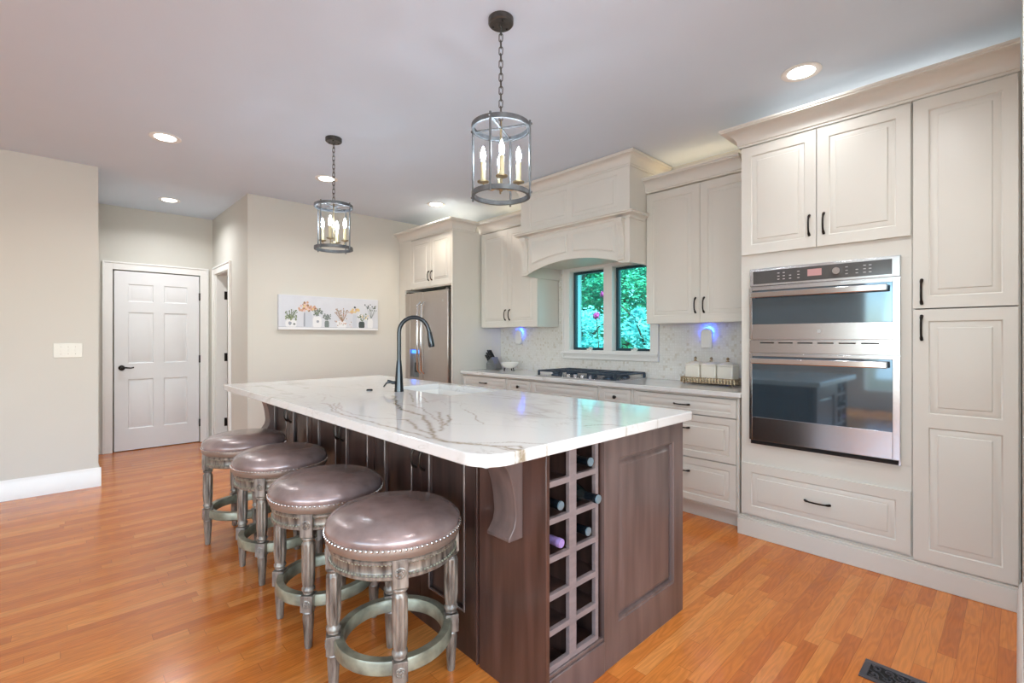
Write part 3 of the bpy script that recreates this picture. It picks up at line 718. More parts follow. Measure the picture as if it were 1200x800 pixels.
# seating side: three pairs of doors with shaker style panels
for (ya, yb) in ((1.46, 2.245), (2.290, 3.085), (3.130, 3.925)):
    mid = (ya+yb)/2
    for k, (p, q) in enumerate(((mid+.0015, yb), (ya, mid-.0015))):
        Fk = FX(ix0+.018, q, .11); w = q-p
        bm = paneled(B(), Fk, w, .765, .02, [(.075, .075, w-.075, .69)], [(0, 0), (.004, 0), (.006, -.010), (.012, -.012), (.014, -.012)])
        d = obj('door', bm, 'wood', isl)
        pull(d, Fk, (w-.032 if k == 0 else .032), .625, .095, 'v', d0=.02)
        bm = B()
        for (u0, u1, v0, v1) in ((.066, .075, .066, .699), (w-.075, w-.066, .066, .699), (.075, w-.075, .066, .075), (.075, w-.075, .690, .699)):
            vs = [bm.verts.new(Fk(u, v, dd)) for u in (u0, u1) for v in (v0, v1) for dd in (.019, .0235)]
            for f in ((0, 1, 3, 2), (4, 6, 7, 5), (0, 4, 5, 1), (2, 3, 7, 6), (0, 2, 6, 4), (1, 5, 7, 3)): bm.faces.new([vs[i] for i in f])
        obj('highlight_bead', bm, 'bead', d, .0015)  # pale strips added as painted highlight lines around the inset
bm = B()
for (a, b_) in ((2.249, 2.286), (3.089, 3.126), (3.929, 3.98)): box(bm, ix0+.0, ix0+.018, a, b_, 0, IT)
box(bm, ix0+.006, ix0+.018, 1.459, 3.98, .878, IT); box(bm, ix0+.006, ix0+.018, 1.459, 3.98, 0, .108)
obj('face_frame', bm, 'wood', isl, .0015)
# corbels that hold the overhang
cb = [(0, .888), (.150, .888), (.150, .875)]
for i in range(1, 13):
    s = i/12; cb.append((.150-.115*math.sin(s*PI*.5)**1.0 if s < 1 else .033, .875-.215*(1-math.cos(s*PI*.5))))
cb += [(.034, .645), (.040, .62), (.055, .598), (.066, .585), (.066, .574), (0, .574)]
for y in (1.198, 3.86):
    bm = B(); prism(bm, cb, lambda a, b, d: Vector((ix0-a, y+.115*d, b)), 0, 1)
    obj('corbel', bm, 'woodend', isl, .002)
# back side facing the base cabinets: plain panels
for k in range(4):
    ya = 1.15+k*.705; Fk = (lambda yy: (lambda u, v, d: Vector((ix1-.012+d, yy+u, .1+v))))(ya)
    obj('back_panel', paneled(B(), Fk, .69, .78, .012, [(.06, .06, .63, .72)]), 'wood', isl)

# island countertop with polyline veins
def ray(px, py, z=.93):
    th = math.radians(43.4); u = (px-600)/562; v = (396-py)/562
    dx = math.sin(th)+u*math.cos(th); dy = math.cos(th)-u*math.sin(th); t = (z-1.275)/v
    return (max(dx*t, .935) if dy*t > 1.25 else dx*t, dy*t)
VE = [  # (points on the slab in metres, width, strength)
 ([(927,491),(900,482),(1170,505),(960,492),(900,470),(862,425),(850,380),(815,330),(785,293),(700,268),(640,255),(590,200),(580,150)][3:], .010, 1.),
 ([(45,205),(110,215),(105,270),(180,310),(300,335),(420,360),(540,385),(640,410),(720,430),(780,450),(810,480)], .0055, .85),
 ([(170,200),(200,260),(300,290),(450,315),(560,318),(620,310)], .0045, .6),
 ([(600,325),(680,325),(740,380),(790,410),(850,430)], .008, .8),
 ([(40,190),(80,160)], .003, .6), ([(130,205),(150,240),(120,280)], .005, .7), ([(170,205),(160,240),(200,250)], .004, .7),
 ([(690,210),(790,245),(900,330),(940,370)], .004, .7), ([(910,270),(925,330),(945,360),(915,410)], .008, .8), ([(990,290),(975,330),(980,370)], .006, .7),
 ([(700,130),(725,195)], .005, .7), ([(780,150),(830,200)], .004, .6), ([(600,200),(680,215),(800,240)], .003, .6), ([(990,355),(1070,355)], .003, .5),
 ([(330,190),(440,160)], .003, .3), ([(40,130),(200,180),(420,170)], .004, .15)]
polys = []
for pts, w, s in VE: polys.append(([ray(370+x/6.316, 440+y/6.316) for x, y in pts], w, s))
V2 = [([(-100,640),(0,655),(200,665),(330,680),(450,690),(580,712),(650,705),(640,740)], .010, 1.), ([(-130,655),(0,652),(200,660),(530,655),(700,662),(835,668),(845,700)], .004, .8), ([(220,655),(430,700),(640,735)], .005, .8),
      ([(15,520),(40,490),(42,440)], .006, .9), ([(160,400),(230,430),(255,470),(310,512)], .0035, .7), ([(330,410),(560,435),(800,460),(1190,480)], .003, .4), ([(0,510),(150,515),(420,520),(700,540)], .003, .22), ([(60,290),(400,290),(700,300)], .004, .2), ([(900,455),(1190,470)], .004, .3), ([(500,650),(560,655)], .005, .6)]
for pts, w, s in V2: polys.append(([ray(520+x/6.667, 420+y/6.667) for x, y in pts], w, s))
# edge veins seen on the end of the slab, continuing inwards
polys += [([(1.05, 1.04), (1.07, 1.10), (1.00, 1.16)], .006, 1.), ([(1.62, 1.05), (1.60, 1.12), (1.5, 1.18)], .004, .8), ([(1.86, 1.05), (1.84, 1.10)], .003, .5)]
X0, X1, Y0, Y1, CR = .895, 2.170, 1.060, 4.075, .08
sx0, sx1, sy0, sy1 = 1.70, 2.09, 2.34, 3.02       # sink cut out
xs = np.unique(np.round(np.concatenate([np.arange(X0, X1, .0065), [X1, sx0, sx1]]), 5)); ys = np.unique(np.round(np.concatenate([np.arange(Y0, Y1, .0075), [Y1, sy0, sy1]]), 5))
gx, gy = np.meshgrid(xs, ys, indexing='ij')
P2 = np.stack([gx.ravel(), gy.ravel()], 1)
def inner(p):      # the corner nearest the camera is generously rounded, the others barely
    rr = np.where((p[:, 0] < 1.4) & (p[:, 1] < 2.0), .10, .014)[:, None]
    return np.clip(p, np.array([X0, Y0])+rr, np.array([X1, Y1])-rr), rr[:, 0]
cc, rr_ = inner(P2); dv = P2-cc; dl = np.linalg.norm(dv, axis=1)
out = dl > rr_
P2[out] = cc[out]+dv[out]/dl[out, None]*rr_[out, None]
jit = np.stack([np.sin(P2[:, 1]*37)*.004+np.sin(P2[:, 1]*91+P2[:, 0]*40)*.0022, np.sin(P2[:, 0]*43)*.004+np.sin(P2[:, 0]*97+P2[:, 1]*33)*.0022], 1)
Q = P2+jit; vein = np.zeros(len(P2))
for pts, w, s in polys:
    dmin = np.full(len(P2), 9.)
    for (a, b_) in zip(pts[:-1], pts[1:]):
        a = np.array(a); b_ = np.array(b_); ab = b_-a; t = np.clip(((Q-a)@ab)/max(ab@ab, 1e-9), 0, 1)
        dmin = np.minimum(dmin, np.linalg.norm(Q-(a+t[:, None]*ab), axis=1))
    vein = np.maximum(vein, s*np.exp(-(dmin/w)**2))
nx, ny = len(xs), len(ys); idx = np.arange(nx*ny).reshape(nx, ny)
TOP = .93; verts = [(p[0], p[1], TOP) for p in P2]; vv = list(vein); faces = []
cxm = (xs[:-1]+xs[1:])/2; cym = (ys[:-1]+ys[1:])/2
hole = ((cxm[:, None] > sx0) & (cxm[:, None] < sx1) & (cym[None, :] > sy0) & (cym[None, :] < sy1))
for i in range(nx-1):
    for j in range(ny-1):
        if not hole[i, j]: faces.append((idx[i, j], idx[i+1, j], idx[i+1, j+1], idx[i, j+1]))
loop = [idx[i, 0] for i in range(nx)]+[idx[nx-1, j] for j in range(1, ny)]+[idx[i, ny-1] for i in range(nx-2, -1, -1)]+[idx[0, j] for j in range(ny-2, 0, -1)]
prev = loop
for off, dz in ((.003, -.0012), (.0042, -.0042), (.0042, -.036), (.003, -.039), (-.01, -.040)):
    row = []
    for li in loop:
        p = P2[li]; c0 = inner(p[None, :])[0][0]; d = p-c0; d = d/max(np.linalg.norm(d), 1e-9)
        row.append(len(verts)); verts.append((p[0]+d[0]*off, p[1]+d[1]*off, TOP+dz)); vv.append(vein[li])
    n_ = len(loop)
    for k in range(n_): faces.append((prev[k], row[k], row[(k+1) % n_], prev[(k+1) % n_]))
    prev = row
# hole walls and underside
ii = [k for k in range(nx) if sx0-1e-4 <= xs[k] <= sx1+1e-4]; jj = [k for k in range(ny) if sy0-1e-4 <= ys[k] <= sy1+1e-4]
hl = [idx[i, jj[0]] for i in ii]+[idx[ii[-1], j] for j in jj[1:]]+[idx[i, jj[-1]] for i in ii[-2::-1]]+[idx[ii[0], j] for j in jj[-2:0:-1]]
row = []
for li in hl: row.append(len(verts)); verts.append((P2[li][0], P2[li][1], TOP-.04)); vv.append(vein[li])
for k in range(len(hl)): faces.append((hl[k], hl[(k+1) % len(hl)], row[(k+1) % len(hl)], row[k]))
for (a, b_, c, d) in ((X0+.02, sx0, Y0+.02, Y1-.02), (sx1, X1-.02, Y0+.02, Y1-.02), (sx0, sx1, Y0+.02, sy0), (sx0, sx1, sy1, Y1-.02)):
    k = len(verts); verts += [(a, c, TOP-.04), (a, d, TOP-.04), (b_, d, TOP-.04), (b_, c, TOP-.04)]; vv += [0]*4; faces.append((k, k+1, k+2, k+3))
me = bpy.data.meshes.new('island_countertop'); me.from_pydata(verts, [], [tuple(int(q) for q in f) for f in faces]); me.materials.append(M['quartz'])
at = me.attributes.new('vein', 'FLOAT', 'POINT'); at.data.foreach_set('value', np.array(vv, dtype=np.float32))
me.update()
o = bpy.data.objects.new('island_countertop', me); C.objects.link(o)
tag(o, 'large white quartz island top with gold brown veins and rounded corners', 'countertop')

# sink
sk = thing('sink', 'white undermount sink set in the island top beside the faucet', 'sink', (1.895, 2.68, .70))
z0, z1, t = .70, .8895, .008
bm = boxes((sx0-.02, sx0-.004+.004, sy0-.02, sy1+.02, z0, z1), (sx1, sx1+.02, sy0-.02, sy1+.02, z0, z1), (sx0, sx1, sy0-.02, sy0, z0, z1), (sx0, sx1, sy1, sy1+.02, z0, z1), (sx0, sx1, sy0, sy1, z0, z0+.012))
obj('basin', bm, 'white', sk)
bm = B(); lathe(bm, [(.045, z0+.012), (.043, z0+.016), (.02, z0+.014), (0, z0+.014)], 24, Matrix.Translation((1.895, 2.68, 0))); obj('drain', bm, 'chrome', sk)
# faucet
fa = thing('faucet', 'dark gooseneck pull down faucet on the island top', 'faucet', (1.60, 2.755, .93))
fx, fy = 1.60, 2.755
bm = B(); lathe(bm, [(.030, .93), (.030, .934), (.028, .95), (.024, 1.02), (.019, 1.09), (.016, 1.12), (.015, 1.13)], 28, Matrix.Translation((fx, fy, 0)))
pts = [(0, 1.12), (0, 1.25), (0, 1.31)]
R = .095
for i in range(1, 13):
    a = i/12*PI*.92; pts.append((R-R*math.cos(a), 1.31+R*math.sin(a)*1.05))
ex, ez = pts[-1]; pts.append((ex+.006, ez-.02))
dirv = Vector((.80, -.60, 0)).normalized()
W3 = [Vector((fx, fy, 0))+dirv*s+Vector((0, 0, z)) for s, z in pts]
tube(bm, W3, .0135, 14); obj('spout', bm, 'faucet', fa)
e = W3[-1]; bm = B(); dn = Vector((dirv.x*.16, dirv.y*.16, -1)).normalized()
tube(bm, [e, e+dn*.02, e+dn*.055, e+dn*.09, e+dn*.10], [.015, .0165, .019, .021, .018], 16); obj('spray_head', bm, 'faucet', fa)
bm = B(); tube(bm, [(fx, fy, .985), (fx-.03, fy+.03, .987), (fx-.055, fy+.05, 1.0)], [.012, .011, .008], 10)
tube(bm, [(fx-.04, fy+.04, .99), (fx-.065, fy+.045, .985), (fx-.07, fy+.07, .96)], [.007, .006, .005], 8); obj('lever', bm, 'faucet', fa)
bm = B(); lathe(bm, [(.020, .93), (.020, .936), (.017, .94), (0, .941)], 20, Matrix.Translation((*ray(433, 457.5), 0))); tag(obj('sink_button', bm, 'faucet'), 'small dark round disposal button set in the island top left of the faucet', 'button')

# ------------------------------------------------------------------ wine bottles
def bottle(label, x, y, z, cap, body='bottle', top='foil'):
    t = thing('wine_bottle', label, 'bottle', (0, 0, 0), 'wine bottles in the island rack')
    bm = B(); lathe(bm, [(.030, 0), (.0365, .006), (.037, .19), (.034, .21), (.022, .235), (.0155, .25), (.0148, .262)], 24); obj('glass_body', bm, body, t)
    bm = B(); lathe(bm, [(.0152, .255), (.0155, .29), (.0165, .292), (.0165, .303), (.0155, .306)], 20); c = obj('neck_foil', bm, cap, t)
    bm = B(); lathe(bm, [(.0158, .304), (.0152, .310), (0, .311)], 20); obj('cap_end', bm, top, c)
    t.location = (x, y+.311, z); t.rotation_euler = (PI/2, 0, 0)
# hooked after build: rotation moves the parts with the root
bottle('dark wine bottle in the topmost right cell of the island rack', 1.412, 1.072, .785+.038, 'foilk')
bottle('dark wine bottle sticking furthest out, second cell down on the right', 1.41, 1.036, .658+.038, 'foilk')
bottle('teal capped wine bottle in the third cell down on the right', 1.412, 1.082, .528+.038, 'foilk')
bottle('dark wine bottle in the left column, second cell down', 1.262, 1.086, .658+.038, 'foilk')
bottle('wine bottle with lilac foil in the left column of the rack', 1.262, 1.084, .528+.038, 'purple', 'bottle', 'purple')

# ------------------------------------------------------------------ stools
def make_stool(label):
    t = thing('counter_stool', label, 'stool', (0, 0, 0), 'round swivel stools along the island')
    bm = B(); P = [(.236, .598)]
    for i in range(1, 11):
        a = i/10*PI/2; P.append((.243*math.cos(a)**.62 if i < 10 else 0, .600+.066*math.sin(a)**.9))
    lathe(bm, [(.2, .59), (.240, .592), (.243, .600)]+P[1:], 56); cu = obj('cushion', bm, 'leather', t)
    bm = B(); lathe(bm, [(.19, .592), (.239, .592), (.243, .582), (.241, .566), (.236, .556), (.228, .553), (.19, .553)], 56); obj('cushion_band', bm, 'lside', cu)
    bm = B()
    for i in range(84):
        a = 2*PI*i/84; ball(bm, (.2435*math.cos(a), .2435*math.sin(a), .589), .0050, seg=6)
    obj('nailhead_trim', bm, 'nail', cu)
    bm = B(); lathe(bm, [(.17, .553), (.226, .553), (.231, .548), (.231, .540), (.224, .536), (.222, .530), (.222, .508), (.225, .502), (.230, .499), (.230, .490), (.224, .485), (.17, .485)], 56)
    ap = obj('apron', bm, 'swood', t)
    for zz in (.537, .503):
        bm = B()
        for i in range(110):
            a = 2*PI*i/110; ball(bm, (.2262*math.cos(a), .2262*math.sin(a), zz), .0036, seg=6)
        obj('beaded_trim', bm, 'sring', ap)
    bm = B(); lathe(bm, [(.175, .165), (.205, .163), (.212, .170), (.212, .205), (.208, .213), (.180, .213), (.175, .206)], 56, close=True); obj('footrest_ring', bm, 'sring', t)
    for k in range(4):
        a = k*PI/2; R4 = Matrix.Rotation(a, 4, 'Z')
        bm = B()
        b2 = B(); box(b2, .190, .238, -.026, .026, .462, .556)
        for v in b2.verts: v.co = R4 @ v.co
        me_ = bpy.data.meshes.new('tmp'); b2.to_mesh(me_); b2.free(); bm.from_mesh(me_); bpy.data.meshes.remove(me_)
        T = R4 @ Matrix.Translation((.212, 0, 0))
        lathe(bm, [(.018, .462), (.026, .456), (.026, .449), (.019, .444), (.0195, .440), (.025, .432), (.0265, .425), (.0265, .30), (.023, .262), (.021, .255), (.026, .248), (.026, .240), (.021, .234), (.022, .226)], 40, T, flute=(8, .16, .262, .425))
        b2 = B(); box(b2, .188, .237, -.0245, .0245, .155, .222)
        for v in b2.verts: v.co = R4 @ v.co
        me_ = bpy.data.meshes.new('tmp'); b2.to_mesh(me_); b2.free(); bm.from_mesh(me_); bpy.data.meshes.remove(me_)
        lathe(bm, [(.021, .155), (.024, .148), (.021, .142), (.0225, .13), (.015, .006), (.013, 0)], 40, T, flute=(8, .16, .01, .13))
        for v in bm.verts: v.co.z = max(v.co.z, 0)
        lg = obj('leg', bm, 'swood', t, .0015)
        for zz, rr in ((.512, .0195), (.188, .0175)):
            bm = B()
            X = R4 @ Matrix.Translation((.237 if zz > .4 else .236, 0, zz)) @ Matrix.Rotation(PI/2, 4, 'Y')
            lathe(bm, [(rr, 0), (rr, .002), (rr*.85, .003), (rr*.8, .0015), (rr*.4, .0015), (rr*.35, .004), (0, .005)], 24, X)
            for q in range(6):
                b = X @ Vector((rr*.58*math.cos(q*PI/3), rr*.58*math.sin(q*PI/3), .002)); ball(bm, b, .0038, seg=6)
            obj('rosette', bm, 'swood', lg)
    return t
SL = ['round leather counter stool nearest the camera, under the island corner', 'second round leather counter stool, directly behind the nearest one', 'third round leather counter stool, left of the second and before the last', 'round leather counter stool furthest away, at the hall end of the island']
SP = [(.906, 1.593, -25), (.891, 2.172, -42), (.906, 2.845, -42), (.883, 3.46, 3)]
st0 = make_stool(SL[0])
for i, (x, y, a) in enumerate(SP):
    s = st0 if i == 0 else copy_tree(st0)
    s.location = (x, y, 0); s.rotation_euler = (0, 0, math.radians(a)); s['label'] = SL[i]

# ------------------------------------------------------------------ pendants
def make_pendant(label):
    t = thing('pendant_light', label, 'pendant lamp', (0, 0, 0), 'lantern pendants over the island')
    bm = B(); lathe(bm, [(.012, -.030), (.052, -.030), (.058, -.024), (.058, -.001), (0, -.001)], 32); cn = obj('canopy', bm, 'chain', t)
    bm = B()
    for a in (0, 2.1, 4.2): ball(bm, (.038*math.cos(a), .038*math.sin(a), -.031), .006)
    obj('screw', bm, 'bronze', cn)
    bm = B(); z = -.030; k = 0
    tube(bm, [(.009*math.cos(a), 0, -.036+.009*math.sin(a)) for a in [2*PI*i/12 for i in range(12)]], .0025, 6, closed=True)
    z = -.042
    while z > -.475:
        L_ = .038; pts = []
        for i in range(16):
            a = 2*PI*i/16; pts.append((.0085*math.cos(a), 0, (L_/2-.0085)*(1 if math.sin(a) > 0 else -1)+.0085*math.sin(a)))
        rot = Matrix.Rotation(PI/2*(k % 2)+.6, 4, 'Z')
        tube(bm, [rot @ Vector(p)+Vector((0, 0, z-L_/2+.004)) for p in pts], .0023, 6, closed=True)
        z -= L_-.0075; k += 1
    obj('chain', bm, 'chain', t)
    def ring(z0):
        bm = B(); lathe(bm, [(.123, z0), (.136, z0), (.136, z0+.022), (.123, z0+.022)], 56, close=True, smooth=False)
        return bm
    tr = obj('top_ring', ring(-.515), 'pend', t, .001); obj('bottom_ring', ring(-.825), 'pend', t, .001)
    # rods: one pair nearly side-on to the room, the others front and back
    base = math.radians(-43.4)
    ra = [base+math.radians(d) for d in (-18, 72, 162, 252)]
    for a in ra:
        bm = B(); p = Vector((.1395*math.cos(a), .1395*math.sin(a), 0))
        tube(bm, [p+Vector((0, 0, -.488)), p+Vector((0, 0, -.832))], .0048, 8)
        for zz in (-.504, -.814): ball(bm, p*1.04+Vector((0, 0, zz)), .006)
        obj('rod', bm, 'pend', t)
    bm = B()
    for k in (0, 1):
        c_, s_ = math.cos(ra[k]), math.sin(ra[k])
        prism(bm, [(-.123, -.006), (.123, -.006), (.123, .006), (-.123, .006)], lambda a, b, d: Vector((a*c_-b*s_, a*s_+b*c_, -.508+d*.005)), 0, 1)
    obj('cross_bar', bm, 'pend', t)
    bm = B(); tube(bm, [(0, 0, -.47), (0, 0, -.765)], .005, 8); lathe(bm, [(.0, -.800), (.006, -.798), (.010, -.790), (.026, -.786), (.028, -.776), (.018, -.766), (.006, -.76)], 20); stm = obj('stem', bm, 'plate', t)
    for d in (2, 94, 182, 274):
        a = base+math.radians(d); c_ = Vector((.082*math.cos(a), .082*math.sin(a), 0))
        bm = B(); tube(bm, [(0, 0, -.776), c_*.5+Vector((0, 0, -.792)), c_*.9+Vector((0, 0, -.785)), c_+Vector((0, 0, -.76))], .004, 8)
        lathe(bm, [(.004, -.765), (.010, -.762), (.026, -.757), (.027, -.752), (.006, -.752)], 24, Matrix.Translation(c_)); obj('candle_arm', bm, 'plate', t)
        bm = B(); lathe(bm, [(.0115, -.752), (.0115, -.665), (.009, -.662), (.008, -.662)], 18, Matrix.Translation(c_)); cd = obj('candle_sleeve', bm, 'candle', t)
        bm = B(); lathe(bm, [(.007, -.662), (.009, -.65), (.0115, -.642), (.0125, -.632), (.0095, -.614), (.0045, -.600), (.0008, -.590)], 18, Matrix.Translation(c_)); obj('bulb', bm, 'bulb', cd)
    return t
pe = make_pendant('larger looking round lantern pendant nearest the camera over the island'); pe.location = (1.486, 1.646, H)
p2 = copy_tree(pe); p2.location = (1.477, 3.479, H); p2['label'] = 'round lantern pendant at the far end of the island, nearer the refrigerator'

# ------------------------------------------------------------------ recessed downlights
CL = [(2.99, .83, 'recessed ceiling light in front of the oven cabinets', 5), (.57, 4.31, 'recessed ceiling light above the open floor by the switches', 13), (.86, 6.23, 'small recessed ceiling light in the hall before the door', 20),
      (1.15, .15, 'unseen fill downlight added above the camera by the near wall end', 20), (2.25, .38, 'unseen fill downlight added above the floor register', 17), (-.75, .95, 'unseen fill downlight added over the open floor left of the camera', 6), (-.9, -1.2, 'unseen fill downlight added over the open floor behind the camera', 14),  # these four are out of view, added to brighten floor and island
      (1.80, 4.40, 'recessed ceiling light behind the far pendant', 12), (3.02, 4.41, 'recessed ceiling light above the refrigerator cabinet', 24)]
def make_can():
    t = thing('ceiling_light', '', 'ceiling light', (0, 0, 0), 'round recessed downlights')
    bm = B(); lathe(bm, [(.067, -.001), (.098, -.001), (.098, -.006), (.092, -.009), (.067, -.005)], 40, close=True); obj('trim_ring', bm, 'trim', t)
    bm = B(); lathe(bm, [(.066, -.002), (.062, -.007), (.045, -.012), (.02, -.014), (0, -.0145)], 40); obj('lens', bm, 'lens', t)
    return t
can = make_can()
for i, (x, y, lb, pw) in enumerate(CL):
    c = can if i == 0 else copy_tree(can)
    c.location = (x, y, H); c['label'] = lb
    area('downlight', (0, 0, -.030), (0, 0, 0), .14, .14, pw*.30, (1, .86, .70) if 'refrigerator cabinet' in lb else (.93, .96, 1), 'DISK', parent=c).data.spread = math.radians(150)

# unseen fill strips added on the cabinet tops to brighten the ceiling above
for (x, y, z, lx, ly, pw, cl) in ((3.70, 1.72, 2.50, .03, .70, .55, (1, .74, .46)), (3.70, 3.80, 2.50, .03, .70, .55, (1, .74, .46)), (3.55, 4.83, 2.50, .03, .9, .65, (1, .80, .60)), (3.50, .62, 2.535, .03, 1.05, .9, (1, .92, .84))):
    t = thing('cabinet_fill_strip', {1.72: 'added warm fill strip hidden behind the crown right of the hood', 3.80: 'added warm fill strip hidden behind the crown left of the hood', 4.83: 'added warm fill strip hidden on top of the refrigerator cabinet', .62: 'added fill strip hidden on top of the oven and pantry cabinets'}[y], 'light strip', (x, y, z))
    obj('strip_base', boxes((x-.012, x+.012, y-ly/2, y+ly/2, z-(.013 if y > 1 else .0149), z)), 'plastic', t, .001)
    area('strip_fill', (0, 0, .004), (PI, 0, 0), lx, ly, pw, cl, parent=t)

# ------------------------------------------------------------------ wall and counter things
# switch plate
sp = thing('switch_plate', 'white three gang light switch plate on the beige wall', 'light switch', (.058, 5.455, 1.172))
M['plateoff'] = mat('ivory_plastic', (224, 222, 212), .4)
obj('plate', boxes((-.03, .148, 5.454, 5.4598, 1.113, 1.232)), 'plateoff', sp, .003)
for k in range(3):
    x = .014+k*.045
    bm = B(); box(bm, x-.005, x+.005, 5.444, 5.454, 1.166, 1.182); obj('toggle', bm, 'plateoff', sp, .001)
    bm = B(); 
    for zz in (1.142, 1.203): ball(bm, (x, 5.4535, zz), .0025)
    obj('screw', bm, 'nail', sp)
# canvas
cv = thing('canvas_picture', 'long white canvas painting of flowers in jars on the pale wall', 'picture', (2.27, 5.38, 1.36))
ax0, ax1, az0, az1, ay = 1.685, 2.825, 1.368, 1.738, 5.362
obj('canvas', boxes((ax0, ax1, ay, 5.399, az0, az1)), 'white', cv, .003)
M['canvas'] = mat('canvas_ground', (203, 206, 213), .8, var=.03, scale=9); cv.children[0].data.materials[0] = M['canvas']
cols = {'w': (222, 223, 225), 'j': (192, 197, 206), 's': (150, 156, 164), 'g': (104, 118, 92), 'g2': (140, 150, 120), 'o': (198, 156, 132), 'p': (214, 184, 178), 'y': (212, 190, 136), 'd': (70, 80, 80), 'b': (150, 120, 96), 'gr': (120, 130, 128)}
ck = list(cols)
m_, n_, L_, b_ = nodes('flower_paint'); an = n_.new('ShaderNodeAttribute'); an.attribute_name = 'paint'; L_.new(an.outputs['Color'], b_.inputs['Base Color']); b_.inputs['Roughness'].default_value = .8; M['paint'] = m_
pv = []; pf = []; pcol = []
layer = [0]
def patch(pts, c):
    layer[0] += 1; yy = ay-.0008-layer[0]*.0000035; k = len(pv)
    for a, b in pts: pv.append((ax0+a*(ax1-ax0), yy, az0+b*(az1-az0)))
    pf.append(tuple(range(k, k+len(pts)))); pcol.append((*lin(cols[c]), 1))
def blob(a, b, r, c, n=8, sq=1.):
    patch([(a+r*math.cos(2*PI*i/n)*random.uniform(.75, 1.1), b+r*3.05*sq*math.sin(2*PI*i/n)*random.uniform(.75, 1.1)) for i in range(n)], c)
def jar(a, w, h, c, neck=.8, base=.075):
    patch([(a-w*.42, base), (a+w*.42, base), (a+w*.5, base+h*.2), (a+w*.5, base+h*.75), (a+w*.5*neck, base+h*.9), (a+w*.5*neck, base+h), (a-w*.5*neck, base+h), (a-w*.5*neck, base+h*.9), (a-w*.5, base+h*.75), (a-w*.5, base+h*.2)], c)
def sprig(a, b, h, c, n=9, spread=.05):
    for _ in range(n):
        dx = random.uniform(-spread, spread); hh = h*random.uniform(.6, 1.)
        patch([(a-.002, b), (a+.002, b), (a+dx+.002, b+hh), (a+dx-.001, b+hh)], c)
        blob(a+dx, b+hh, .006, c, 6)
patch([(0, .0), (1, .0), (1, .07), (0, .07)], 'w'); patch([(0, .068), (1, .068), (1, .078), (0, .078)], 's')
for a, w, h, c in ((.11, .10, .2, 'w'), (.265, .085, .46, 'j'), (.355, .085, .32, 'w'), (.45, .045, .2, 'gr'), (.60, .10, .2, 'w'), (.74, .045, .42, 'j'), (.815, .065, .2, 'd'), (.91, .06, .3, 'w')): jar(a, w, h, c)
patch([(.225, .09), (.24, .09), (.24, .5), (.228, .5)], 's'); blob(.10, .18, .02, 's'); blob(.36, .25, .015, 's'); blob(.14, .16, .012, 'gr')
sprig(.11, .28, .3, 'g', 16, .06); sprig(.355, .42, .22, 'g', 16, .05); sprig(.45, .28, .2, 'gr', 14, .04)
for _ in range(22): blob(.11+random.uniform(-.05, .05), .33+random.uniform(-.06, .1), .009, random.choice(('g', 'g2')))
for _ in range(46):
    a = random.uniform(0, PI); r = random.uniform(.02, .10); blob(.255+r*math.cos(a)*.9, .56+r*2.6*math.sin(a), .013, random.choice(('o', 'p', 'y', 'o', 'b')))
for _ in range(20): blob(.36+random.uniform(-.045, .045), .48+random.uniform(-.06, .1), .009, random.choice(('g', 'gr')))
for _ in range(16): blob(.45+random.uniform(-.04, .04), .38+random.uniform(-.06, .08), .01, 'gr')
sprig(.61, .25, .42, 'b', 16, .08)
for _ in range(40): blob(.61+random.uniform(-.09, .09), .35+random.uniform(-.25, .25), .006, random.choice(('b', 'o', 'w', 'g2', 'p')))
for _ in range(20): blob(.74+random.uniform(-.045, .045), .58+random.uniform(-.05, .08), .012, random.choice(('y', 'y', 'o')))
blob(.74, .72, .012, 'd')
sprig(.82, .28, .22, 'g', 14, .05)
for _ in range(16): blob(.83+random.uniform(-.05, .06), .40+random.uniform(-.08, .12), .009, random.choice(('w', 'y', 'g')))
sprig(.92, .38, .4, 'gr', 8, .06)
for _ in range(18): blob(.91+random.uniform(-.06, .06), .74+random.uniform(-.1, .1), .008, random.choice(('w', 'gr', 'g', 'd')))
me = bpy.data.meshes.new('painted_flowers'); me.from_pydata(pv, [], pf); me.materials.append(M['paint'])
ca = me.attributes.new('paint', 'FLOAT_COLOR', 'FACE')
for i, c in enumerate(pcol): ca.data[i].color = c
o = bpy.data.objects.new('painted_flowers', me); C.objects.link(o); o.parent = cv; o.matrix_parent_inverse = Matrix.Translation(-cv.location)

# night lights on the backsplash
def nightlight(label, y, z):
    t = thing('night_light', label, 'night light', (WX-.01, y, z))
    bm = B(); n = 8; poly = [(-.044, -.078), (.044, -.078), (.047, .045)]+[(.047*math.cos(a), .045+.038*math.sin(a)) for a in [PI*i/8 for i in range(1, 8)]]+[(-.047, .045)]
    prism(bm, poly, lambda a, b, d: Vector((WX-.028-.022*d, y+a, z+b)), 0, 1)
    obj('diffuser', bm, 'plastic', t, .006)
    obj('plug_body', boxes((WX-.029, WX-.0105, y-.022, y+.022, z-.045, z+.02)), 'plastic', t, .002)
    bm = B(); tube(bm, [(WX-.022, y+.040*math.cos(a), z+.038+.046*math.sin(a)) for a in [PI*(-.25+1.5*i/14) for i in range(15)]], .004, 8)
    obj('led_strip', bm, 'blue', t)
    l = bpy.data.lights.new('blue_glow', 'POINT'); l.energy = 1.1; l.color = (.02, .12, 1); l.shadow_soft_size = .01
    o = bpy.data.objects.new('blue_glow', l); C.objects.link(o); o.parent = t; o.location = (-.012, -.008, .066)
nightlight('white plug in night light glowing blue left of the window', 3.93, 1.285)
nightlight('white plug in night light glowing blue above the canisters', 1.742, 1.272)
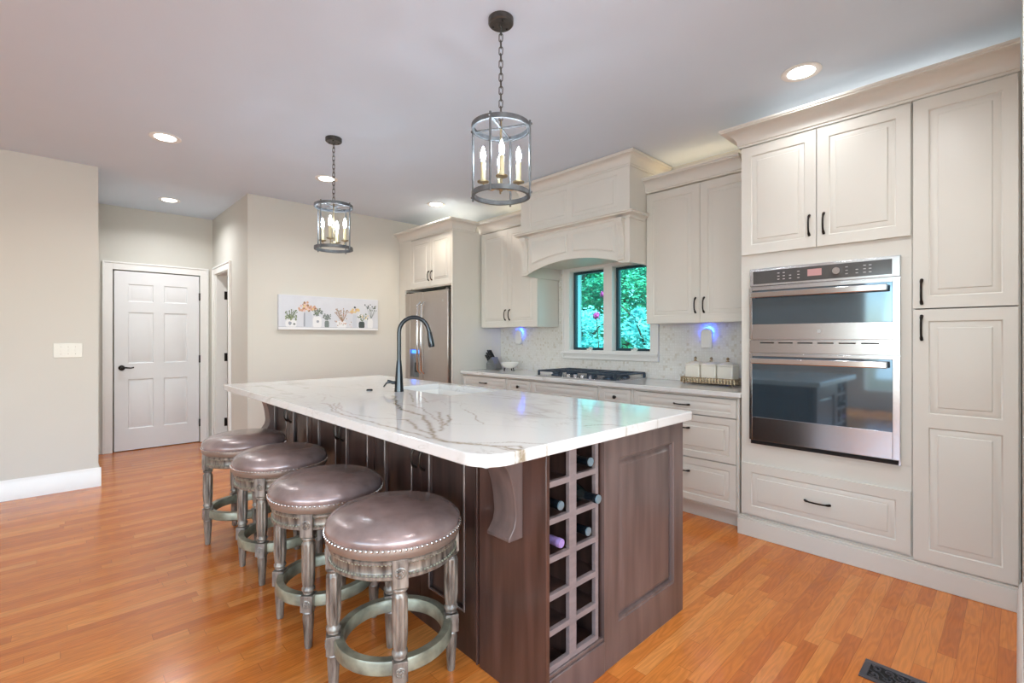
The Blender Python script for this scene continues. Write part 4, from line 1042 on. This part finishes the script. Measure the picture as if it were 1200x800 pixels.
# knife block and knives
kx, ky = 3.62, 4.135
kb = thing('knife_block', 'grey metal knife block on the counter beside the refrigerator', 'knife block', (kx, ky, .9145))
Fk = lambda a, b, d: Vector((kx-.05+.10*d, ky+.07-a, .9145+b))
obj('base', prism(B(), [(-.0, 0), (.13, 0), (.07, .075), (.0, .075)], Fk, 0, 1), 'kblock', kb, .002)
obj('holder', prism(B(), [(.10, .004), (.155, .004), (.165, .02), (.085, .145), (.005, .085), (.005, .078), (.075, .078)], Fk, .03, .97), 'kblock', kb, .002)
kd = Vector((0, .62, .78)).normalized(); pr_ = Vector((0, -.78, .62))
for i in range(3):
    for j in range(4):
        if i == 2 and j == 3: continue
        b0 = Vector((kx-.034+.023*j, ky+.07, .9145))+Vector((0, -.018-.026*i, .098+.019*i))
        L_ = .085+.012*i
        bm = B(); tube(bm, [b0+kd*.003, b0+kd*.01, b0+kd*L_*.5+pr_*.002, b0+kd*L_*.9, b0+kd*L_], [.007, .0078, .0070, .0085, .006], 8, flat=1.25)
        k = obj('knife', bm, 'black'); tag(k, 'black handled knife standing in the grey knife block', 'knife', 'knives in the knife block')
        bm = B()
        for q in (.25, .5, .75):
            for sgn in (-1, 1): ball(bm, b0+kd*L_*q+Vector((sgn*.0075, 0, 0)), .0022, seg=6)
        ball(bm, b0+kd*(L_+.001), .0045, seg=6)
        obj('rivet', bm, 'chrome', k)
# footed bowl
bx_, by_ = 3.60, 3.84
bw = thing('footed_bowl', 'white bowl on small feet beside the knife block', 'bowl', (bx_, by_, .9145))
bm = B(); lathe(bm, [(0, .943), (.03, .944), (.06, .953), (.085, .975), (.098, 1.0), (.102, 1.008), (.098, 1.009), (.09, .993), (.07, .966), (.04, .953), (0, .951)], 40, Matrix.Translation((bx_, by_, 0))); obj('bowl', bm, 'white', bw)
for k in range(3):
    a = k*2.1+.5; bm = B(); tube(bm, [(bx_+.055*math.cos(a), by_+.055*math.sin(a), .950), (bx_+.06*math.cos(a), by_+.06*math.sin(a), .93), (bx_+.064*math.cos(a), by_+.064*math.sin(a), .9155)], [.008, .005, .008], 8); obj('foot', bm, 'bronze', bw)
# canister tray
tx, ty = 3.71, 1.655; tw, tl = .17, .42
ctz = .9145
tr = thing('ornate_tray', 'antique brass filigree tray on the counter below the night light', 'tray', (tx, ty, ctz))
obj('tray_floor', boxes((tx-tw/2, tx+tw/2, ty-tl/2, ty+tl/2, ctz+.012, ctz+.018)), 'ornate', tr, .001)
bm = B()
per = []
for (a, b) in (((-1, -1), (1, -1)), ((1, -1), (1, 1)), ((1, 1), (-1, 1)), ((-1, 1), (-1, -1))):
    n = 18 if a[0] == b[0] else 8
    for k in range(n): per.append(Vector((tx+(a[0]+(b[0]-a[0])*k/n)*tw/2, ty+(a[1]+(b[1]-a[1])*k/n)*tl/2, 0)))
for zz in (.014, .052): tube(bm, [p+Vector((0, 0, ctz+zz)) for p in per], .0035, 6, closed=True)
for i, p in enumerate(per):
    q = per[(i+1) % len(per)]; c = (p+q)/2; d = (q-p).normalized()
    tube(bm, [c+d*(.0095*math.cos(a))+Vector((0, 0, ctz+.033+.016*math.sin(a))) for a in [2*PI*k/10 for k in range(10)]], .0032, 5, closed=True)
    tube(bm, [p+Vector((0, 0, ctz+.014)), p+Vector((0, 0, ctz+.052))], .003, 5)
    ball(bm, c+Vector((0, 0, ctz+.033)), .005, seg=6)
obj('filigree_rim', bm, 'ornate', tr)
for sx_ in (-1, 1):
    for sy_ in (-1, 1):
        bm = B(); ball(bm, (tx+sx_*tw*.42, ty+sy_*tl*.45, ctz+.0065), .0065); obj('foot', bm, 'ornate', tr)
for k, lb in enumerate(('cream square canister on the right end of the brass tray', 'cream square canister in the middle of the brass tray', 'cream square canister on the left end of the brass tray')):
    y = ty-.128+k*.128
    cn = thing('canister', lb, 'canister', (tx, y, ctz+.0185), 'square canisters on the brass tray')
    z = ctz+.0185
    obj('jar_body', boxes((tx-.059, tx+.059, y-.060, y+.060, z, z+.128)), 'cream', cn, .008)
    bm = B(); 
    prevr = None
    for hw, zz in ((.061, .1285), (.061, .136), (.052, .142), (.03, .154), (.012, .160)):
        r = [bm.verts.new((tx+a*hw, y+b*hw, z+zz)) for a, b in ((-1, -1), (1, -1), (1, 1), (-1, 1))]
        if prevr:
            for i in range(4): bm.faces.new((prevr[i], prevr[(i+1) % 4], r[(i+1) % 4], r[i]))
        else: bm.faces.new(r[::-1])
        prevr = r
    bm.faces.new(prevr); ld_ = obj('lid', bm, 'cream', cn, .002)
    bm = B(); lathe(bm, [(.014, .159), (.012, .166), (.006, .17), (.011, .178), (.012, .184), (.006, .192), (0, .196)], 16, Matrix.Translation((tx, y, z))); obj('finial', bm, 'ornate', ld_)

# floor vent
fv = thing('floor_vent', 'dark bronze scrollwork floor register on the oak floor', 'floor vent', (2.26, .27, 0))
vx0, vx1, vy0, vy1 = 2.195, 2.330, .105, .418
obj('well', boxes((vx0+.02, vx1-.02, vy0+.02, vy1-.02, .0005, .0015)), 'dark', fv)
bm = B()
for q in ((vx0, vx0+.022, vy0, vy1), (vx1-.022, vx1, vy0, vy1), (vx0+.022, vx1-.022, vy0, vy0+.022), (vx0+.022, vx1-.022, vy1-.022, vy1)): box(bm, *q, .0003, .005)
obj('frame', bm, 'vent', fv, .0015)
bm = B()
for j in range(7):
    for i in range(2):
        cx_, cy_ = vx0+.0455+i*.045, vy0+.042+j*.0385; sg = 1 if (i+j) % 2 else -1
        tube(bm, [(cx_+sg*(.0025+.0025*a)*math.cos(a*1.1+j), cy_+(.0025+.0025*a)*math.sin(a*1.1+j), .0035) for a in [k*.55 for k in range(13)]], .0028, 5)
        tube(bm, [(cx_-.022, cy_-.019, .0035), (cx_-.008*sg, cy_-.006, .0035), (cx_+.022, cy_+.019, .0035)], .0026, 5)
for v in bm.verts: v.co.x = min(max(v.co.x, vx0+.01), vx1-.01); v.co.y = min(max(v.co.y, vy0+.01), vy1-.01)
obj('scroll_grille', bm, 'vent', fv)

# ------------------------------------------------------------------ garden beyond the window
struct('ground', boxes((4.2, 22, -8, 22, -.9, -.8)), 'ground', label='lawn outside the window')
def tree(name, label, cat, cx, cy, h, r, n, lm, size, z0=-.8, trunk=True, flat=1.):
    rnd = random.Random(int(cx*100+cy*10))
    t = thing(name, label, cat, (cx, cy, z0), 'plants outside the window')
    bm = B(); 
    tube(bm, [(cx, cy, z0), (cx+.05, cy, z0+h*.3), (cx-.05, cy+.08, z0+h*.6), (cx, cy, z0+h*.85)], [.12*h/4, .09*h/4, .06*h/4, .02], 8)
    for k in range(7):
        a = k*2.4; zz = z0+h*(.35+.07*k); tube(bm, [(cx, cy, zz), (cx+r*.45*math.cos(a), cy+r*.45*math.sin(a), zz+h*.12), (cx+r*.8*math.cos(a), cy+r*.8*math.sin(a), zz+h*.2)], [.05*h/4, .03*h/4, .01], 6)
    obj('trunk', bm, 'bark', t)
    vs, fs, tone = [], [], []
    clumps = []
    for _ in range(60):
        a = rnd.uniform(0, 2*PI); el = rnd.uniform(-1, 1); rr = r*rnd.uniform(.35, .95); q = math.sqrt(1-el*el)
        clumps.append((Vector((cx+rr*q*math.cos(a), cy+rr*q*math.sin(a), z0+h*.55+rr*el*h*.45/r)), r*rnd.uniform(.14, .3), rnd.uniform(0, 1)))
    for _ in range(n):
        c, cr_, tn = rnd.choice(clumps)
        p = c+Vector((rnd.gauss(0, 1), rnd.gauss(0, 1), rnd.gauss(0, .8)))*cr_*.6
        if p.z < z0+.05: p.z = z0+.05+rnd.random()*.3
        hx, hy = p.x-cx, p.y-cy; hl_ = math.hypot(hx, hy)
        if hl_ > r*.95: p.x = cx+hx/hl_*r*rnd.uniform(.7, .95); p.y = cy+hy/hl_*r*rnd.uniform(.7, .95)
        u = Vector((rnd.uniform(-1, 1), rnd.uniform(-1, 1), rnd.uniform(-.6, .6))).normalized(); w = u.orthogonal().normalized(); s = size*rnd.uniform(.6, 1.2)
        k = len(vs); vs += [p-u*s, p-w*s*.45, p+u*s, p+w*s*.45]; fs.append((k, k+1, k+2, k+3)); tone.append(min(1, max(0, tn*.5+rnd.uniform(0, .5))))
    me = bpy.data.meshes.new('foliage'); me.from_pydata([tuple(v) for v in vs], [], fs); me.materials.append(M[lm])
    at = me.attributes.new('tone', 'FLOAT', 'FACE'); at.data.foreach_set('value', np.array(tone, dtype=np.float32))
    o = bpy.data.objects.new('foliage', me); C.objects.link(o); o.parent = t; o.matrix_parent_inverse = Matrix.Translation(-t.location)
    return t
tree('tree', 'tall green tree seen through the left window pane', 'tree', 9.0, 7.45, 6.2, 1.25, 17000, 'leafA', .052)
tree('tree', 'tall green tree seen through the right window pane', 'tree', 9.0, 4.85, 6.2, 1.25, 17000, 'leafA', .052)
tree('tree', 'dense green tree behind the other two in the left window pane', 'tree', 12.4, 9.9, 7.6, 1.9, 14000, 'leafA', .085)
tree('tree', 'dense green tree further back outside the window on the right', 'tree', 12.4, 6.0, 7.6, 1.9, 14000, 'leafA', .085)
tree('tree', 'furthest broad green tree closing the view behind both window panes', 'tree', 17.6, 11.6, 9.5, 3.2, 9000, 'leafA', .2)
tree('tree', 'furthest green tree at the right, just beyond the right window pane', 'tree', 17.6, 5.0, 9.5, 3.2, 6000, 'leafA', .2)
tree('shrub', 'pale bluish shrub low in the left window pane', 'shrub', 6.8, 5.36, 2.75, .66, 9000, 'leafB', .042)
tree('shrub', 'pale bluish shrub low in the right window pane', 'shrub', 6.8, 4.02, 2.75, .66, 9000, 'leafB', .042)
for k, (x, y, z, lb) in enumerate(((5.6, 4.03, 1.89, 'pink blossom high beside the window mullion'), (5.6, 4.16, 1.593, 'round pink blossom in the middle of the left window pane'))):
    bm = B(); rnd = random.Random(k)
    for _ in range(70):
        d = Vector((rnd.gauss(0, 1), rnd.gauss(0, 1), rnd.gauss(0, 1))).normalized(); c = Vector((x, y, z))+d*.045
        w = d.orthogonal().normalized()*.014; u = d.cross(w)
        vs4 = [bm.verts.new(c-w), bm.verts.new(c+d*.014-u), bm.verts.new(c+w+d*.01), bm.verts.new(c+d*.014+u)]; bm.faces.new(vs4)
    ball(bm, (x, y, z), .04, seg=10)
    b = obj('blossom', bm, 'pink', recalc=False); tag(b, lb, 'flower', 'pink blossoms outside the window')
    bm = B(); tube(bm, [(x, y, z-.03), (x+.1, y+.02, z-.6), (x+.25, y+.05, -.8)], [.006, .009, .014], 6); obj('stalk', bm, 'bark', b)
